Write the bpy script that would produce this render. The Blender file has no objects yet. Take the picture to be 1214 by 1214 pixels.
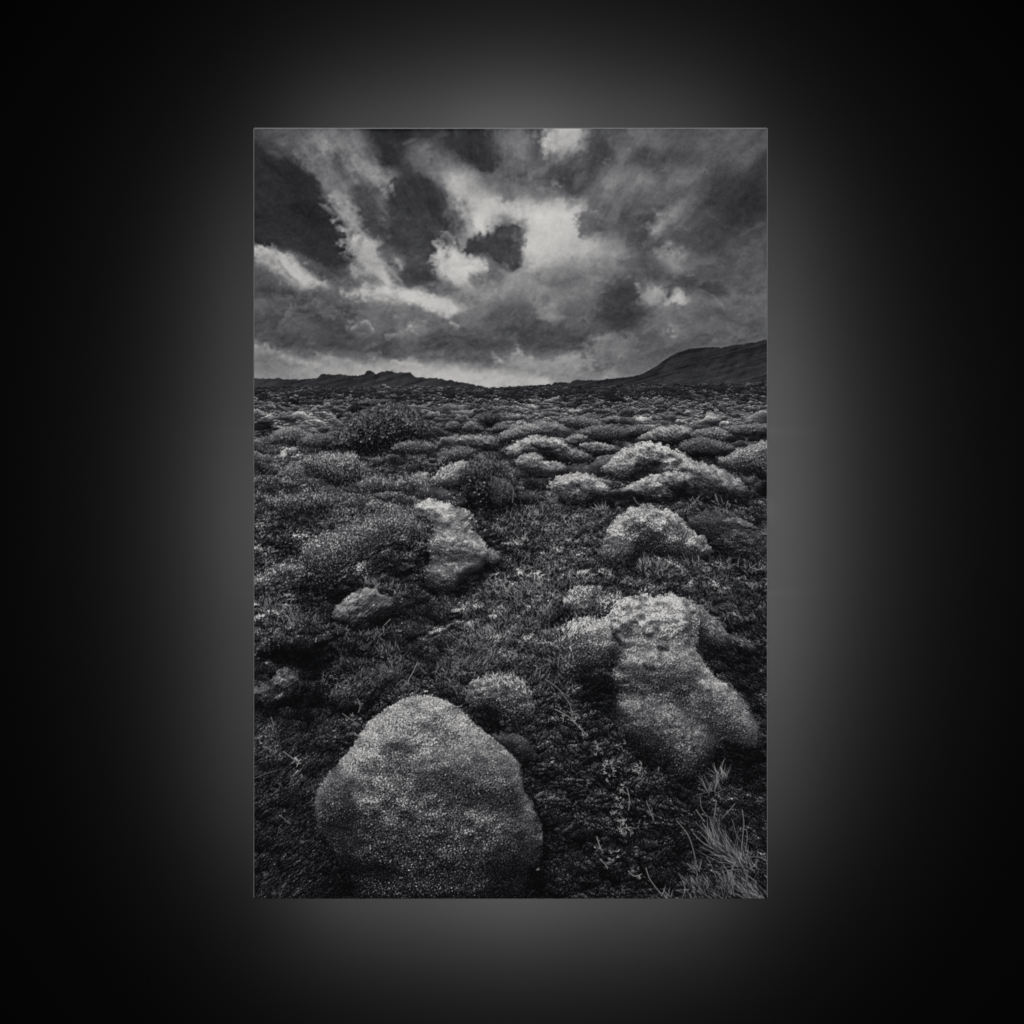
# A backlit canvas print of a mossy lava field, hung clear of a black wall.
import bpy, bmesh, math, time
import numpy as np
sc = bpy.context.scene
C = sc.collection
# ---------------------------------------------------------------- camera (1 unit = 1 m; the print is 0.61 x 0.914 m, its face at y = 0)
def W(px, py, y=0.): return ((px-607)/1000, y, (607-py)/1000)
cam = bpy.data.cameras.new('camera'); cam.lens_unit = 'FOV'; cam.angle = 2*math.atan(.607/3.0); cam.clip_end = 100
co = bpy.data.objects.new('camera', cam); C.objects.link(co); co.location = (0, -3.0, 0); co.rotation_euler = (math.pi/2, 0, 0); sc.camera = co
# ---------------------------------------------------------------- world: a dark room
world = bpy.data.worlds.new('World'); sc.world = world; world.use_nodes = True
world.node_tree.nodes['Background'].inputs[0].default_value = (0, 0, 0, 1); world.node_tree.nodes['Background'].inputs[1].default_value = 0
# ---------------------------------------------------------------- exposure
sc.view_settings.view_transform = 'Standard'; sc.view_settings.look = 'None'
sc.view_settings.exposure = 0; sc.view_settings.gamma = 1; sc.view_settings.use_curve_mapping = False
# ---------------------------------------------------------------- lamps: two unseen key spots added above to light the print, warm-neutral
def spot(name, loc, power, aim=(0, 0, 0)):
    l = bpy.data.lights.new(name, 'SPOT'); l.energy = power; l.spot_size = math.radians(20.5); l.spot_blend = .5; l.shadow_soft_size = .12
    l.color = (1.0, .998, .994)
    o = bpy.data.objects.new(name, l); C.objects.link(o); o.location = loc
    v = [a-b for a, b in zip(aim, loc)]
    import mathutils
    o.rotation_euler = mathutils.Vector(v).to_track_quat('-Z', 'Y').to_euler()
KEY = 560
spot('added_key_spot', (1.0, -5.0, 2.7), KEY*1.12, (0, 0, -.04))
spot('added_key_spot', (-1.1, -5.0, 2.7), KEY*.88, (0, 0, -.04))
# the light strips on the back of the print, throwing the halo on the wall: centre x, centre z, length, horizontal?, watts per unit wall reflectance
WALL_Y, RHO = .124, .0015
STRIPS = [(0, -.4585, .12, 1, .00091), (0, .4555, .12, 1, .00167), (0, -.4585, .50, 1, .00614), (0, .4555, .50, 1, .00582),
          (-.306, 0, .20, 0, .00111), (.3025, 0, .20, 0, .00062), (.3025, 0, .40, 0, .00302), (-.306, 0, .60, 0, .00235), (.3025, 0, .60, 0, .00271),
          (-.306, 0, .80, 0, .00495), (.3025, 0, .80, 0, .00678)]
STRIP_OBJ = []
for x, z, ln, hor, k in STRIPS:
    l = bpy.data.lights.new('backlight', 'AREA'); l.shape = 'RECTANGLE'; l.size = ln if hor else .005; l.size_y = .005 if hor else ln
    l.energy = math.pi*k/RHO; l.color = (1.0, .998, 1.0)
    o = bpy.data.objects.new('backlight', l); C.objects.link(o); o.location = (x, WALL_Y-.1, z); o.rotation_euler = (math.pi/2, 0, 0)
    STRIP_OBJ.append(o)
# ---------------------------------------------------------------- materials
def mat(name, col, rough=.8, spec=.2, noise=0., scale=40., metal=0., bump=0.):
    m = bpy.data.materials.new(name); m.use_nodes = True; nt = m.node_tree; b = nt.nodes['Principled BSDF']
    b.inputs['Roughness'].default_value = rough; b.inputs['Specular IOR Level'].default_value = spec; b.inputs['Metallic'].default_value = metal
    tc = nt.nodes.new('ShaderNodeTexCoord'); n = nt.nodes.new('ShaderNodeTexNoise'); n.inputs['Scale'].default_value = scale; n.inputs['Detail'].default_value = 6
    nt.links.new(tc.outputs['Object'], n.inputs['Vector'])
    r = nt.nodes.new('ShaderNodeMapRange'); r.inputs['To Min'].default_value = 1-noise; r.inputs['To Max'].default_value = 1+noise
    nt.links.new(n.outputs['Fac'], r.inputs['Value'])
    mx = nt.nodes.new('ShaderNodeVectorMath'); mx.operation = 'SCALE'; mx.inputs[0].default_value = col
    nt.links.new(r.outputs['Result'], mx.inputs['Scale']); nt.links.new(mx.outputs['Vector'], b.inputs['Base Color'])
    if bump:
        bp = nt.nodes.new('ShaderNodeBump'); bp.inputs['Strength'].default_value = bump; bp.inputs['Distance'].default_value = .001
        nt.links.new(n.outputs['Fac'], bp.inputs['Height']); nt.links.new(bp.outputs['Normal'], b.inputs['Normal'])
    return m
M_WALL = mat('black_velvet_wall', (RHO, RHO, RHO*1.02), 1., 0., .03, 9.)
M_EDGE = mat('canvas_side', (.19, .193, .198), .75, .25, .10, 300.)
M_WOOD = mat('stretcher_wood', (.03, .025, .02), .7, .2, .25, 30.)
M_METAL = mat('dark_metal', (.02, .02, .022), .45, .4, .05, 60., .6)
# ---------------------------------------------------------------- the setting
def link(name, me, m, parent=None):
    o = bpy.data.objects.new(name, me); C.objects.link(o); me.materials.append(m)
    if parent: o.parent = parent
    return o
def box(bm, x0, x1, y0, y1, z0, z1):
    v = [bm.verts.new(p) for p in ((x0,y0,z0),(x1,y0,z0),(x1,y1,z0),(x0,y1,z0),(x0,y0,z1),(x1,y0,z1),(x1,y1,z1),(x0,y1,z1))]
    for f in ((0,3,2,1),(4,5,6,7),(0,1,5,4),(1,2,6,5),(2,3,7,6),(3,0,4,7)): bm.faces.new([v[i] for i in f])
def mesh(name, bm):
    me = bpy.data.meshes.new(name); bm.normal_update(); bm.to_mesh(me); bm.free(); return me
bm = bmesh.new(); box(bm, -3, 3, WALL_Y, WALL_Y+.1, -2, 2)
wall = link('wall', mesh('wall', bm), M_WALL); wall['kind'] = 'structure'
# ---------------------------------------------------------------- artwork maths (numpy only)
import numpy as np, math
SC = 1.5                                  # picture samples per millimetre of print
AX0, AY0, AW, AH = 301.3, 152.5, 608.0, 912.4
NW, NH = int(round(AW*SC)), int(round(AH*SC))
rng = np.random.default_rng(7)
XX, YY = np.meshgrid(AX0 + (np.arange(NW)+.5)/SC, AY0 + (np.arange(NH)+.5)/SC)
XX = XX.astype(np.float32); YY = YY.astype(np.float32)

def lattice(u, v, seed):
    """smooth value noise, -1..1, at real coordinates u, v"""
    r = np.random.default_rng(seed).uniform(-1, 1, (256, 256)).astype(np.float32)
    iu = np.floor(u).astype(np.int32); iv = np.floor(v).astype(np.int32)
    fu = u-iu; fv = v-iv
    fu = fu*fu*fu*(fu*(fu*6-15)+10); fv = fv*fv*fv*(fv*(fv*6-15)+10)
    a, b = iu & 255, (iu+1) & 255; c, d = iv & 255, (iv+1) & 255
    return (r[c, a]*(1-fu)+r[c, b]*fu)*(1-fv)+(r[d, a]*(1-fu)+r[d, b]*fu)*fv
def fbm(u, v, seed, octaves=5, gain=.5):
    s = 0; w = 1; t = 0
    for k in range(octaves):
        s = s + w*lattice(u*2**k+17.3*k, v*2**k-9.1*k, seed+k); t += w*w; w *= gain
    return s/math.sqrt(t)*1.9
_fx = np.fft.rfftfreq(NW)[None, :]; _fy = np.fft.fftfreq(NH)[:, None]
def filt(img, sx, sy=None, ang=0.):
    """gaussian blur, sigma in millimetres along and across the angle"""
    sy = sx if sy is None else sy
    c, s = math.cos(ang), math.sin(ang)
    a = _fx*c+_fy*s; b = -_fx*s+_fy*c
    return np.fft.irfft2(np.fft.rfft2(img)*np.exp(-2*math.pi**2*((a*sx*SC)**2+(b*sy*SC)**2)), s=(NH, NW)).astype(np.float32)
def unit(n):
    return ((n-n.mean())/n.std()).astype(np.float32)
def grain(seed, s0, s1, sy=None, ang=0.):
    n = np.random.default_rng(seed).normal(size=(NH, NW)).astype(np.float32)
    return unit(filt(n, s0, sy, ang)-filt(n, s1))
G_FINE = grain(1, .42, 1.3); G_MED = grain(2, .8, 2.4); G_BIG = grain(3, 2.2, 7)
G_A = unit(.8*grain(4, 2.2, 7, .5, math.radians(28))+G_FINE)      # fibres falling to the right
G_B = unit(.8*grain(5, 2.2, 7, .5, math.radians(-38))+G_FINE)     # fibres rising to the right
G_H = unit(.7*grain(6, 1.8, 6, .5, math.radians(10))+G_FINE)        # nearly level fibres
GR = {'f': unit(G_FINE+.2*G_MED), 'm': unit(G_FINE+.45*G_MED), 'a': G_A, 'b': G_B, 'h': G_H,
      'l': unit(G_MED+.6*G_FINE+.3*G_BIG)}
def smooth(e0, e1, x):
    t = np.clip((x-e0)/(e1-e0), 0, 1); return t*t*(3-2*t)
def cubic_grid(rows, x0, dx, ys, X, Y):
    """Catmull-Rom over a table of tones; ys = row positions"""
    R = np.array(rows, np.float32); ys = np.array(ys, np.float32)
    u = np.clip((X-x0)/dx, 0, R.shape[1]-1.001); v = np.clip(np.interp(Y, ys, np.arange(len(ys))), 0, len(ys)-1.001).astype(np.float32)
    iu = u.astype(np.int32); iv = v.astype(np.int32); fu = u-iu; fv = v-iv
    def w(f): return [-.5*f+f*f-.5*f**3, 1-2.5*f*f+1.5*f**3, .5*f+2*f*f-1.5*f**3, -.5*f*f+.5*f**3]
    wu, wv = w(fu), w(fv); out = 0
    for j in range(4):
        jj = np.clip(iv+j-1, 0, R.shape[0]-1); row = 0
        for i in range(4): row = row + wu[i]*R[jj, np.clip(iu+i-1, 0, R.shape[1]-1)]
        out = out + wv[j]*row
    return out
def spline(pts, n=5, closed=True):
    P = np.array(pts, float); N = len(P); out = []
    rngk = range(N) if closed else range(N-1)
    for k in rngk:
        if closed: a, b, c, d = P[(k-1) % N], P[k], P[(k+1) % N], P[(k+2) % N]
        else: a, b, c, d = P[max(k-1, 0)], P[k], P[k+1], P[min(k+2, N-1)]
        for t in np.arange(n)/n:
            out.append(.5*((2*b)+(c-a)*t+(2*a-5*b+4*c-d)*t*t+(3*b-a-3*c+d)*t**3))
    if not closed: out.append(P[-1])
    return np.array(out)
def window(P, m):
    x0 = max(int((P[:, 0].min()-m-AX0)*SC), 0); x1 = min(int((P[:, 0].max()+m-AX0)*SC)+1, NW)
    y0 = max(int((P[:, 1].min()-m-AY0)*SC), 0); y1 = min(int((P[:, 1].max()+m-AY0)*SC)+1, NH)
    return (slice(y0, y1), slice(x0, x1)) if x1 > x0+1 and y1 > y0+1 else None
def sdf(P, X, Y):
    """signed distance, positive inside"""
    d2 = np.full(X.shape, 1e12, np.float32); ins = np.zeros(X.shape, bool)
    for (ax, ay), (bx, by) in zip(P, np.roll(P, -1, 0)):
        ex, ey = bx-ax, by-ay; L = ex*ex+ey*ey+1e-9
        t = np.clip(((X-ax)*ex+(Y-ay)*ey)/L, 0, 1)
        d2 = np.minimum(d2, (X-ax-t*ex)**2+(Y-ay-t*ey)**2)
        c = ((ay > Y) != (by > Y))
        if abs(by-ay) > 1e-9: ins ^= c & (X < (bx-ax)*(Y-ay)/(by-ay)+ax)
    return np.where(ins, 1, -1)*np.sqrt(d2)
Z = 3.916                                 # the tracing scale: points below are given per 310 mm tile
def tile(ox, oy): return lambda *q: [(ox+q[i]/Z, oy+q[i+1]/Z) for i in range(0, len(q), 2)]
SL, SR = tile(300, 150), tile(600, 150)
GL, GG, BL, BR = tile(300, 450), tile(600, 450), tile(300, 760), tile(600, 760)

# ---------------------------------------------------------------- the printed sky
SKY = [
[62,72,80,82,84,84,78,60,46,46,48,62,45,44,76,84,88,62,160,150,84,76,70,88,84,76,70,78,84,84,74,70],
[50,58,75,92,112,108,100,75,46,50,78,70,48,44,60,88,95,80,160,150,75,72,80,88,86,74,74,80,84,82,74,68],
[38,42,52,88,100,90,112,100,48,60,88,80,85,50,62,82,85,80,110,88,68,70,105,72,68,76,76,82,76,74,62,58],
[36,36,40,48,95,85,100,118,110,62,72,100,130,130,100,80,75,90,68,62,68,110,112,112,84,95,88,76,62,60,60,62],
[34,34,36,40,62,120,75,80,100,52,52,66,150,145,125,95,115,105,120,80,95,95,100,88,80,76,80,70,58,52,48,46],
[33,34,34,36,46,90,115,60,84,56,58,52,85,165,165,160,170,175,175,165,95,88,85,72,78,110,85,66,60,50,48,50],
[36,36,36,38,38,46,120,85,70,55,52,50,66,170,150,64,120,180,178,165,85,90,80,68,110,85,75,68,62,56,62,66],
[46,50,46,42,40,42,75,165,75,62,58,56,140,64,62,60,150,180,175,160,150,125,110,72,85,90,80,72,66,70,76,76],
[90,115,115,75,48,50,110,145,120,85,58,60,170,165,100,70,125,160,135,130,120,130,115,85,95,130,95,78,70,78,78,76],
[75,75,130,165,80,75,95,140,165,75,70,78,150,180,95,130,130,120,90,92,115,108,100,90,85,90,80,80,80,78,80,80],
[78,68,75,90,110,140,175,150,130,170,178,170,100,105,115,115,110,105,115,112,100,80,66,110,120,140,100,75,90,80,84,84],
[84,76,68,62,68,72,85,110,118,115,110,145,140,110,105,90,80,100,98,90,88,72,60,82,100,98,98,85,88,88,88,88],
[72,78,92,92,72,70,80,105,80,100,120,80,80,105,95,76,72,70,80,82,80,68,64,80,92,115,92,84,84,88,80,80],
[120,95,78,80,80,76,72,72,68,76,76,74,74,76,84,84,82,80,80,80,90,115,100,82,82,82,80,78,78,78,78,78],
[108,112,120,130,125,125,128,130,125,125,130,135,140,125,115,120,135,120,120,115,90,88,90,90,86,84,84,84,84,84,84,84],
[130,120,120,130,140,150,155,160,165,165,165,165,170,165,160,150,155,165,140,130,120,118,110,100,90,90,90,90,90,90,90,90]]
H = slice(0, int((470-AY0)*SC)); X, Y = XX[H], YY[H]
dx, dy = X-605, (Y-470)*1.25; rr = np.sqrt(dx*dx+dy*dy)+30; th = np.arctan2(dy, dx)
pu, pv = np.log(rr)*5.0, th*9
wx = fbm(X/34, Y/30, 50, 5, .55); wy = fbm(X/34+40, Y/30+11, 60, 5, .55)
fx = fbm(X/9, Y/8, 70, 4, .6); fy = fbm(X/9+9, Y/8+5, 80, 4, .6)
st = fbm(pu, pv*2.6, 90, 5, .6)
k = smooth(330, 230, Y)*.9+.1                                       # low clouds lie flatter and calmer
WX = X+wx*3.6*(.5+.5*k)+fx*1.5+st*2.2*k*dx/rr; WY = Y+wy*3*(.45+.55*k)+fy*1.2+st*2.2*k*dy/rr
sky = cubic_grid(SKY, 300, 20, [150+20*i for i in range(16)], WX, WY)
bil = fbm(X/24+wx*.4, Y/13+wy*.4, 95, 3, .5)*2.6+fx*1.2+st*1.5*k
fil = fbm(np.log(rr)*9, th*52, 97, 4, .6)*(.35+.65*k)+fbm(X/6+fx, Y/4.2+fy, 99, 3, .55)*.8
_b = fbm(X/30+wx*.35, Y/17+wy*.35, 140, 2, .35); bub = unit(np.gradient(_b, axis=0)*1.0+np.gradient(_b, axis=1)*.4); bub = -np.clip(bub, -2.2, 2.2)*1.9
_t = smooth(300, 380, Y); bub = bub*(.55+.75*_t)
def cloud(pts, tone, soft=4, alpha=1., tone2=None, warp=.5, edge=None):
    """a soft-edged bank of cloud; tone2 = tone at its foot"""
    global sky
    P = spline(pts, 4); w = window(P, 14+soft*2)
    if w is None: return
    w = (slice(w[0].start, min(w[0].stop, sky.shape[0])), w[1])
    if w[0].stop <= w[0].start: return
    wxx = X[w]+(WX[w]-X[w])*warp; wyy = Y[w]+(WY[w]-Y[w])*warp
    d = sdf(P, wxx, wyy)
    a = smooth(-soft*1.8-.6, soft*1.8+.6, d+fx[w]*(1.3+soft*.35)+fil[w]*(1.1+.22*soft)+fy[w]*.8)*alpha
    t = tone if tone2 is None else tone+(tone2-tone)*smooth(P[:, 1].min(), P[:, 1].max(), Y[w])
    t = t+bil[w]
    if edge: t = t+edge*np.exp(-np.maximum(d, 0)/3.)*smooth(.15, -.35, (Y[w]-P[:, 1].mean())/(np.ptp(P[:, 1])))
    sky[w] = sky[w]*(1-a)+t*a
cloud(SL(-40,90, 60,122, 100,165, 140,142, 190,152, 240,215, 300,270, 320,330, 345,395, 420,440, 440,500, 478,590, 450,630, 380,640, 300,622, 220,600, 150,572, 80,556, -40,548), 37, 2.6, .96, 46)
cloud(SL(10,565, 80,575, 150,600, 210,650, 290,700, 330,735, 250,745, 170,700, 90,640, 0,600), 158, 4, .8)
cloud(SL(0,610, 60,610, 110,640, 60,640), 100, 3, .6)
cloud(SL(190,605, 260,625, 340,655, 420,690, 480,720, 500,745, 420,745, 330,720, 260,680), 72, 3, .85)
cloud(SL(300,735, 420,750, 520,740, 640,735, 760,760, 860,790, 940,850, 880,870, 800,820, 700,805, 620,790, 560,790, 500,800, 420,775), 178, 4, .85)
cloud(SL(480,300, 530,330, 560,390, 600,430, 610,500, 560,510, 520,470, 490,400), 58, 3, .85)
cloud(SL(630,280, 700,235, 790,250, 850,300, 880,370, 890,440, 890,520, 850,560, 850,640, 820,700, 760,680, 700,620, 660,560, 640,470, 620,380), 52, 3, .95, 62)
cloud(SL(890,390, 930,400, 945,450, 940,510, 970,550, 930,560, 895,520), 66, 2.2, .9)
cloud(SL(960,560, 1020,530, 1080,500, 1120,480, 1190,450, 1240,455, 1262,490, 1258,560, 1250,650, 1200,680, 1130,640, 1080,600, 1000,610), 60, 1.8, .97, 66)
cloud(SL(1000,690, 1040,665, 1080,690, 1070,740, 1010,740), 86, 2, .8)
cloud(SL(1120,640, 1180,660, 1180,720, 1130,735), 92, 3, .6)
cloud(SL(850,560, 930,560, 960,600, 1040,615, 1085,640, 1060,670, 990,690, 960,730, 900,710, 850,650, 830,590), 176, 4.5, .85)
cloud(SL(900,690, 1000,740, 1120,740, 1260,690, 1500,640, 1560,760, 1300,800, 1060,800, 950,820, 850,770), 128, 9, .6)
cloud(SL(1300,430, 1420,440, 1540,540, 1540,620, 1400,680, 1310,660), 168, 12, .5)
cloud(SL(800,740, 870,715, 940,745, 960,760, 900,785, 810,780), 84, 3, .85)
cloud(SL(640,600, 680,610, 700,650, 660,640), 150, 2, .8)
cloud(SL(480,510, 540,520, 575,550, 600,600, 640,660, 660,720, 600,710, 540,660, 470,600, 430,530), 150, 4, .55)
cloud(SL(590,540, 640,580, 700,660, 790,700, 830,750, 740,750, 660,720, 620,640), 74, 3, .75)
cloud(SL(500,700, 560,700, 600,735, 540,738), 80, 2.5, .7)
cloud(SL(340,330, 400,330, 430,400, 470,470, 500,540, 560,640, 600,720, 520,690, 450,600, 420,480, 350,400), 134, 5, .5)
cloud(SL(560,20, 660,10, 720,40, 700,130, 680,190, 630,180, 600,110), 44, 5, .85)
cloud(SL(720,5, 860,5, 840,70, 760,60), 50, 5, .8)
cloud(SL(915,5, 1080,5, 1105,100, 1140,160, 1090,210, 1040,160, 960,110, 920,60), 45, 3.5, .92)
cloud(SL(365,120, 400,150, 415,195, 385,170), 70, 2, .75)
cloud(SL(600,300, 630,290, 655,300, 620,345), 140, 3, .6)
cloud(SL(990,425, 1015,425, 1018,460, 995,458), 125, 3, .7)
cloud(SL(1150,290, 1180,240, 1214,250, 1240,300, 1180,340), 92, 4, .8)
cloud(SL(0,650, 90,690, 180,740, 260,760, 360,770, 440,800, 520,830, 500,880, 450,940, 380,930, 300,890, 200,850, 90,800, 0,760), 67, 5, .7)
cloud(SL(-20,860, 80,850, 160,900, 240,960, 260,1010, 150,1040, -20,1000), 66, 7, .7)
cloud(SL(540,800, 600,790, 700,810, 780,820, 800,900, 720,930, 600,900, 530,870), 100, 5, .6, 82, edge=30)
cloud(SL(450,930, 520,895, 560,930, 600,990, 520,1010, 450,980), 98, 4, .5, 80, edge=20)
cloud(SL(640,980, 680,950, 760,940, 790,980, 760,1040, 680,1040), 104, 4, .7, 78, edge=28)
cloud(SL(720,930, 760,925, 790,960, 760,960), 148, 2, .7)
cloud(SL(800,900, 860,860, 930,900, 980,960, 1060,980, 1040,1040, 860,1050, 790,1000), 84, 4, .75, 66, edge=26)
cloud(SL(200,1000, 400,960, 640,1030, 860,1050, 1060,1040, 1130,1060, 1150,1110, 900,1105, 700,1090, 560,1085, 420,1070, 300,1060, 220,1040), 70, 5, .75)
cloud(SL(190,1040, 260,1030, 310,1050, 270,1075, 220,1070), 72, 3, .8)
cloud(SL(0,1015, 60,1030, 160,1055, 260,1085, 340,1090, 420,1110, 300,1112, 180,1085, 60,1050), 132, 4, .6)
cloud(SL(0,1050, 120,1065, 220,1100, 200,1125, 0,1125), 106, 4, .7)
cloud(SL(580,1090, 760,1090, 940,1110, 1060,1130, 1214,1150, 1214,1190, 900,1165, 760,1140, 600,1120), 165, 5, .5)
cloud(SL(1100,1045, 1130,1055, 1160,1100, 1130,1085), 150, 2, .8)
def puff(px, py, r, tone, dark, alpha=.55, rim=22):
    cx, cy, r = 300+px/1.79, 151+py/1.79, r/1.79
    p = [(cx+r*1.25*math.cos(t)*(1+.12*math.sin(3*t+px)), cy+r*.8*math.sin(t)*(1+.15*math.cos(2*t+py))) for t in np.arange(9)/9*2*math.pi]
    cloud(p, tone, 2.2, alpha, dark, .8, rim)
for p_ in ((55,350,40,72,62), (170,372,55,74,60), (215,345,40,80,62), (60,390,45,86,70), (140,425,60,84,66), (260,392,42,104,76), (235,430,34,92,70), (330,445,36,112,74), (310,395,40,104,80), (375,430,34,100,70), (400,405,36,96,70),
    (430,440,40,88,66), (480,415,44,90,64), (520,440,46,84,62), (550,390,46,88,64), (600,420,48,82,62), (590,360,40,104,80), (645,320,38,104,84), (640,395,40,92,70), (690,345,44,102,78), (720,390,44,92,70), (660,440,50,80,62),
    (720,440,44,84,66), (790,345,38,80,56), (785,395,46,70,52), (830,430,34,100,82), (740,470,30,106,88), (880,430,50,96,78), (940,400,46,88,76), (970,450,50,92,80), (1040,400,50,84,74), (1000,300,50,80,72), (760,300,36,92,76), (820,300,34,76,64),
    (900,250,50,78,68), (960,210,60,66,52), (730,180,34,86,74), (760,160,28,90,76), (800,200,40,78,64), (840,230,36,74,62), (700,210,24,92,80), (650,110,44,74,62), (560,120,30,104,92), (330,230,36,62,50), (350,300,34,66,56)):
    puff(p_[0], p_[1], p_[2], p_[3]*1.03, p_[4], .42, 16 if p_[1] > 300 else 8)
cloud(SL(560,752, 700,758, 800,788, 935,845, 880,868, 760,812, 640,785, 480,790, 430,770), 176, 3.5, .7)
cloud(SL(10,565, 80,575, 150,600, 210,650, 290,700, 330,735, 250,745, 170,700, 90,640, 0,600), 160, 4, .6)
cloud(SL(400,440, 470,500, 560,560, 620,640, 660,730, 560,720, 480,640, 420,540), 148, 6, .3)
cloud(SL(585,540, 640,580, 700,660, 740,740, 670,715, 620,640), 76, 3, .6)
cloud(SL(500,330, 560,390, 610,450, 620,520, 570,520, 530,470, 490,400), 60, 4, .6)
cloud(SR(190,5, 352,8, 345,60, 300,140, 240,130, 190,100, 170,50), 152, 6.5, .85)
cloud(SR(0,230, 40,240, 60,290, 20,330, 0,320), 80, 4, .6)
cloud(SR(130,290, 190,270, 190,310, 150,335), 96, 4, .7)
cloud(SR(240,180, 330,90, 420,100, 470,150, 430,230, 380,270, 260,270, 210,240), 64, 7, .8)
cloud(SR(560,130, 640,120, 800,100, 900,150, 760,190, 600,220, 530,200), 70, 8, .6)
cloud(SR(320,460, 350,420, 420,380, 400,330, 450,300, 480,330, 530,290, 560,330, 540,400, 480,490, 400,480, 340,510), 84, 5, .75)
cloud(SR(560,400, 640,370, 695,400, 680,500, 620,560, 560,490), 70, 5, .8)
cloud(SR(685,470, 710,410, 780,400, 800,440, 740,480, 700,500), 112, 5, .7)
cloud(SR(700,620, 715,570, 770,570, 810,600, 760,630), 132, 5, .8)
cloud(SR(560,640, 640,590, 720,640, 740,690, 640,720, 580,700), 74, 8, .7)
cloud(SR(240,660, 320,620, 370,700, 340,740, 250,720), 88, 7, .6)
cloud(SR(450,760, 520,710, 590,730, 625,790, 640,860, 600,930, 520,945, 450,900, 430,830), 66, 7, .85, 54)
cloud(SR(150,850, 200,840, 240,880, 200,900), 122, 6, .6)
cloud(SR(-100,900, 60,830, 200,930, 350,940, 420,980, 390,1060, 240,1040, 60,1060, -100,1030), 72, 7, .65)
cloud(SR(390,1010, 450,980, 560,980, 600,1000, 560,1060, 470,1080, 400,1060), 112, 6, .75)
cloud(SR(560,1030, 640,980, 720,1000, 700,1080, 600,1110), 84, 4, .6)
cloud(SR(625,760, 700,745, 740,780, 680,820, 630,820), 140, 4, .75)
cloud(SR(750,790, 790,755, 840,775, 830,810, 780,820), 165, 3, .85)
cloud(SR(740,720, 800,700, 870,695, 900,715, 880,760, 840,785, 790,750, 760,790, 735,760), 64, 3, .85)
cloud(SR(880,745, 940,730, 990,720, 1030,790, 960,785), 62, 2.5, .85)
cloud(SR(755,945, 785,945, 785,958, 758,958), 150, 2.5, .8)
cloud(SR(960,330, 1050,270, 1214,240, 1240,380, 1130,440, 1050,480, 980,420), 47, 10, .85)
cloud(SR(930,850, 1000,830, 1010,900, 940,960, 800,990, 860,900), 76, 8, .5)
cloud(SR(20,1065, 70,1045, 90,1070, 160,1075, 240,1075, 330,1060, 385,1080, 400,1125, 300,1110, 180,1120, 60,1110), 138, 3, .6)
cloud(SR(0,1110, 120,1115, 300,1130, 500,1140, 420,1165, 200,1165, 0,1140), 116, 4, .6)
cloud(SR(150,1175, 185,1180, 200,1195, 160,1195), 165, 2, .6)
def wisp(pts, tone, width=2., alpha=.5):
    """a soft thread of light or dark along a line"""
    P = spline(pts, 6, False); w = window(P, 18+width*6); w = (slice(w[0].start, min(w[0].stop, sky.shape[0])), w[1])
    x = X[w]+(WX[w]-X[w])*.5+fil[w]*1.3+fy[w]; y = Y[w]+(WY[w]-Y[w])*.5+fx[w]*1.3+fil[w]*.5; d = np.full(x.shape, 1e9, np.float32)
    for i in range(len(P)-1):
        (ax, ay), (bx, by) = P[i], P[i+1]; ex, ey = bx-ax, by-ay
        t = np.clip(((x-ax)*ex+(y-ay)*ey)/(ex*ex+ey*ey+1e-9), 0, 1); g = (i+t)/(len(P)-1)
        sd = (ex*(y-ay)-ey*(x-ax))*np.sign(ex+1e-6) > 0
        q_ = np.sqrt((x-ax-t*ex)**2+(y-ay-t*ey)**2)/(.30+.70*np.sin(np.pi*g))*np.where(sd, 1., 1+.9*(width < 2.3))
        d = np.minimum(d, q_)
    br = smooth(-.9, .5, bil[w]/2.6+.5*fx[w])
    a = np.exp(-(d/(width*(2.3 if width < 2.3 else 1.5)))**1.3)*alpha*.85*(.15+.85*br); sky[w] = sky[w]*(1-a)+tone*a
U5, V5, W5 = [(lambda ox, oy: (lambda *q: [(ox+q[i]/5.781, oy+q[i+1]/5.781) for i in range(0, len(q), 2)]))(*o) for o in ((290, 290), (500, 290), (710, 290))]
A5, B5, C5 = [(lambda ox, oy: (lambda *q: [(ox+q[i]/5.781, oy+q[i+1]/5.781) for i in range(0, len(q), 2)]))(*o) for o in ((290, 140), (500, 140), (710, 140))]
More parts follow.
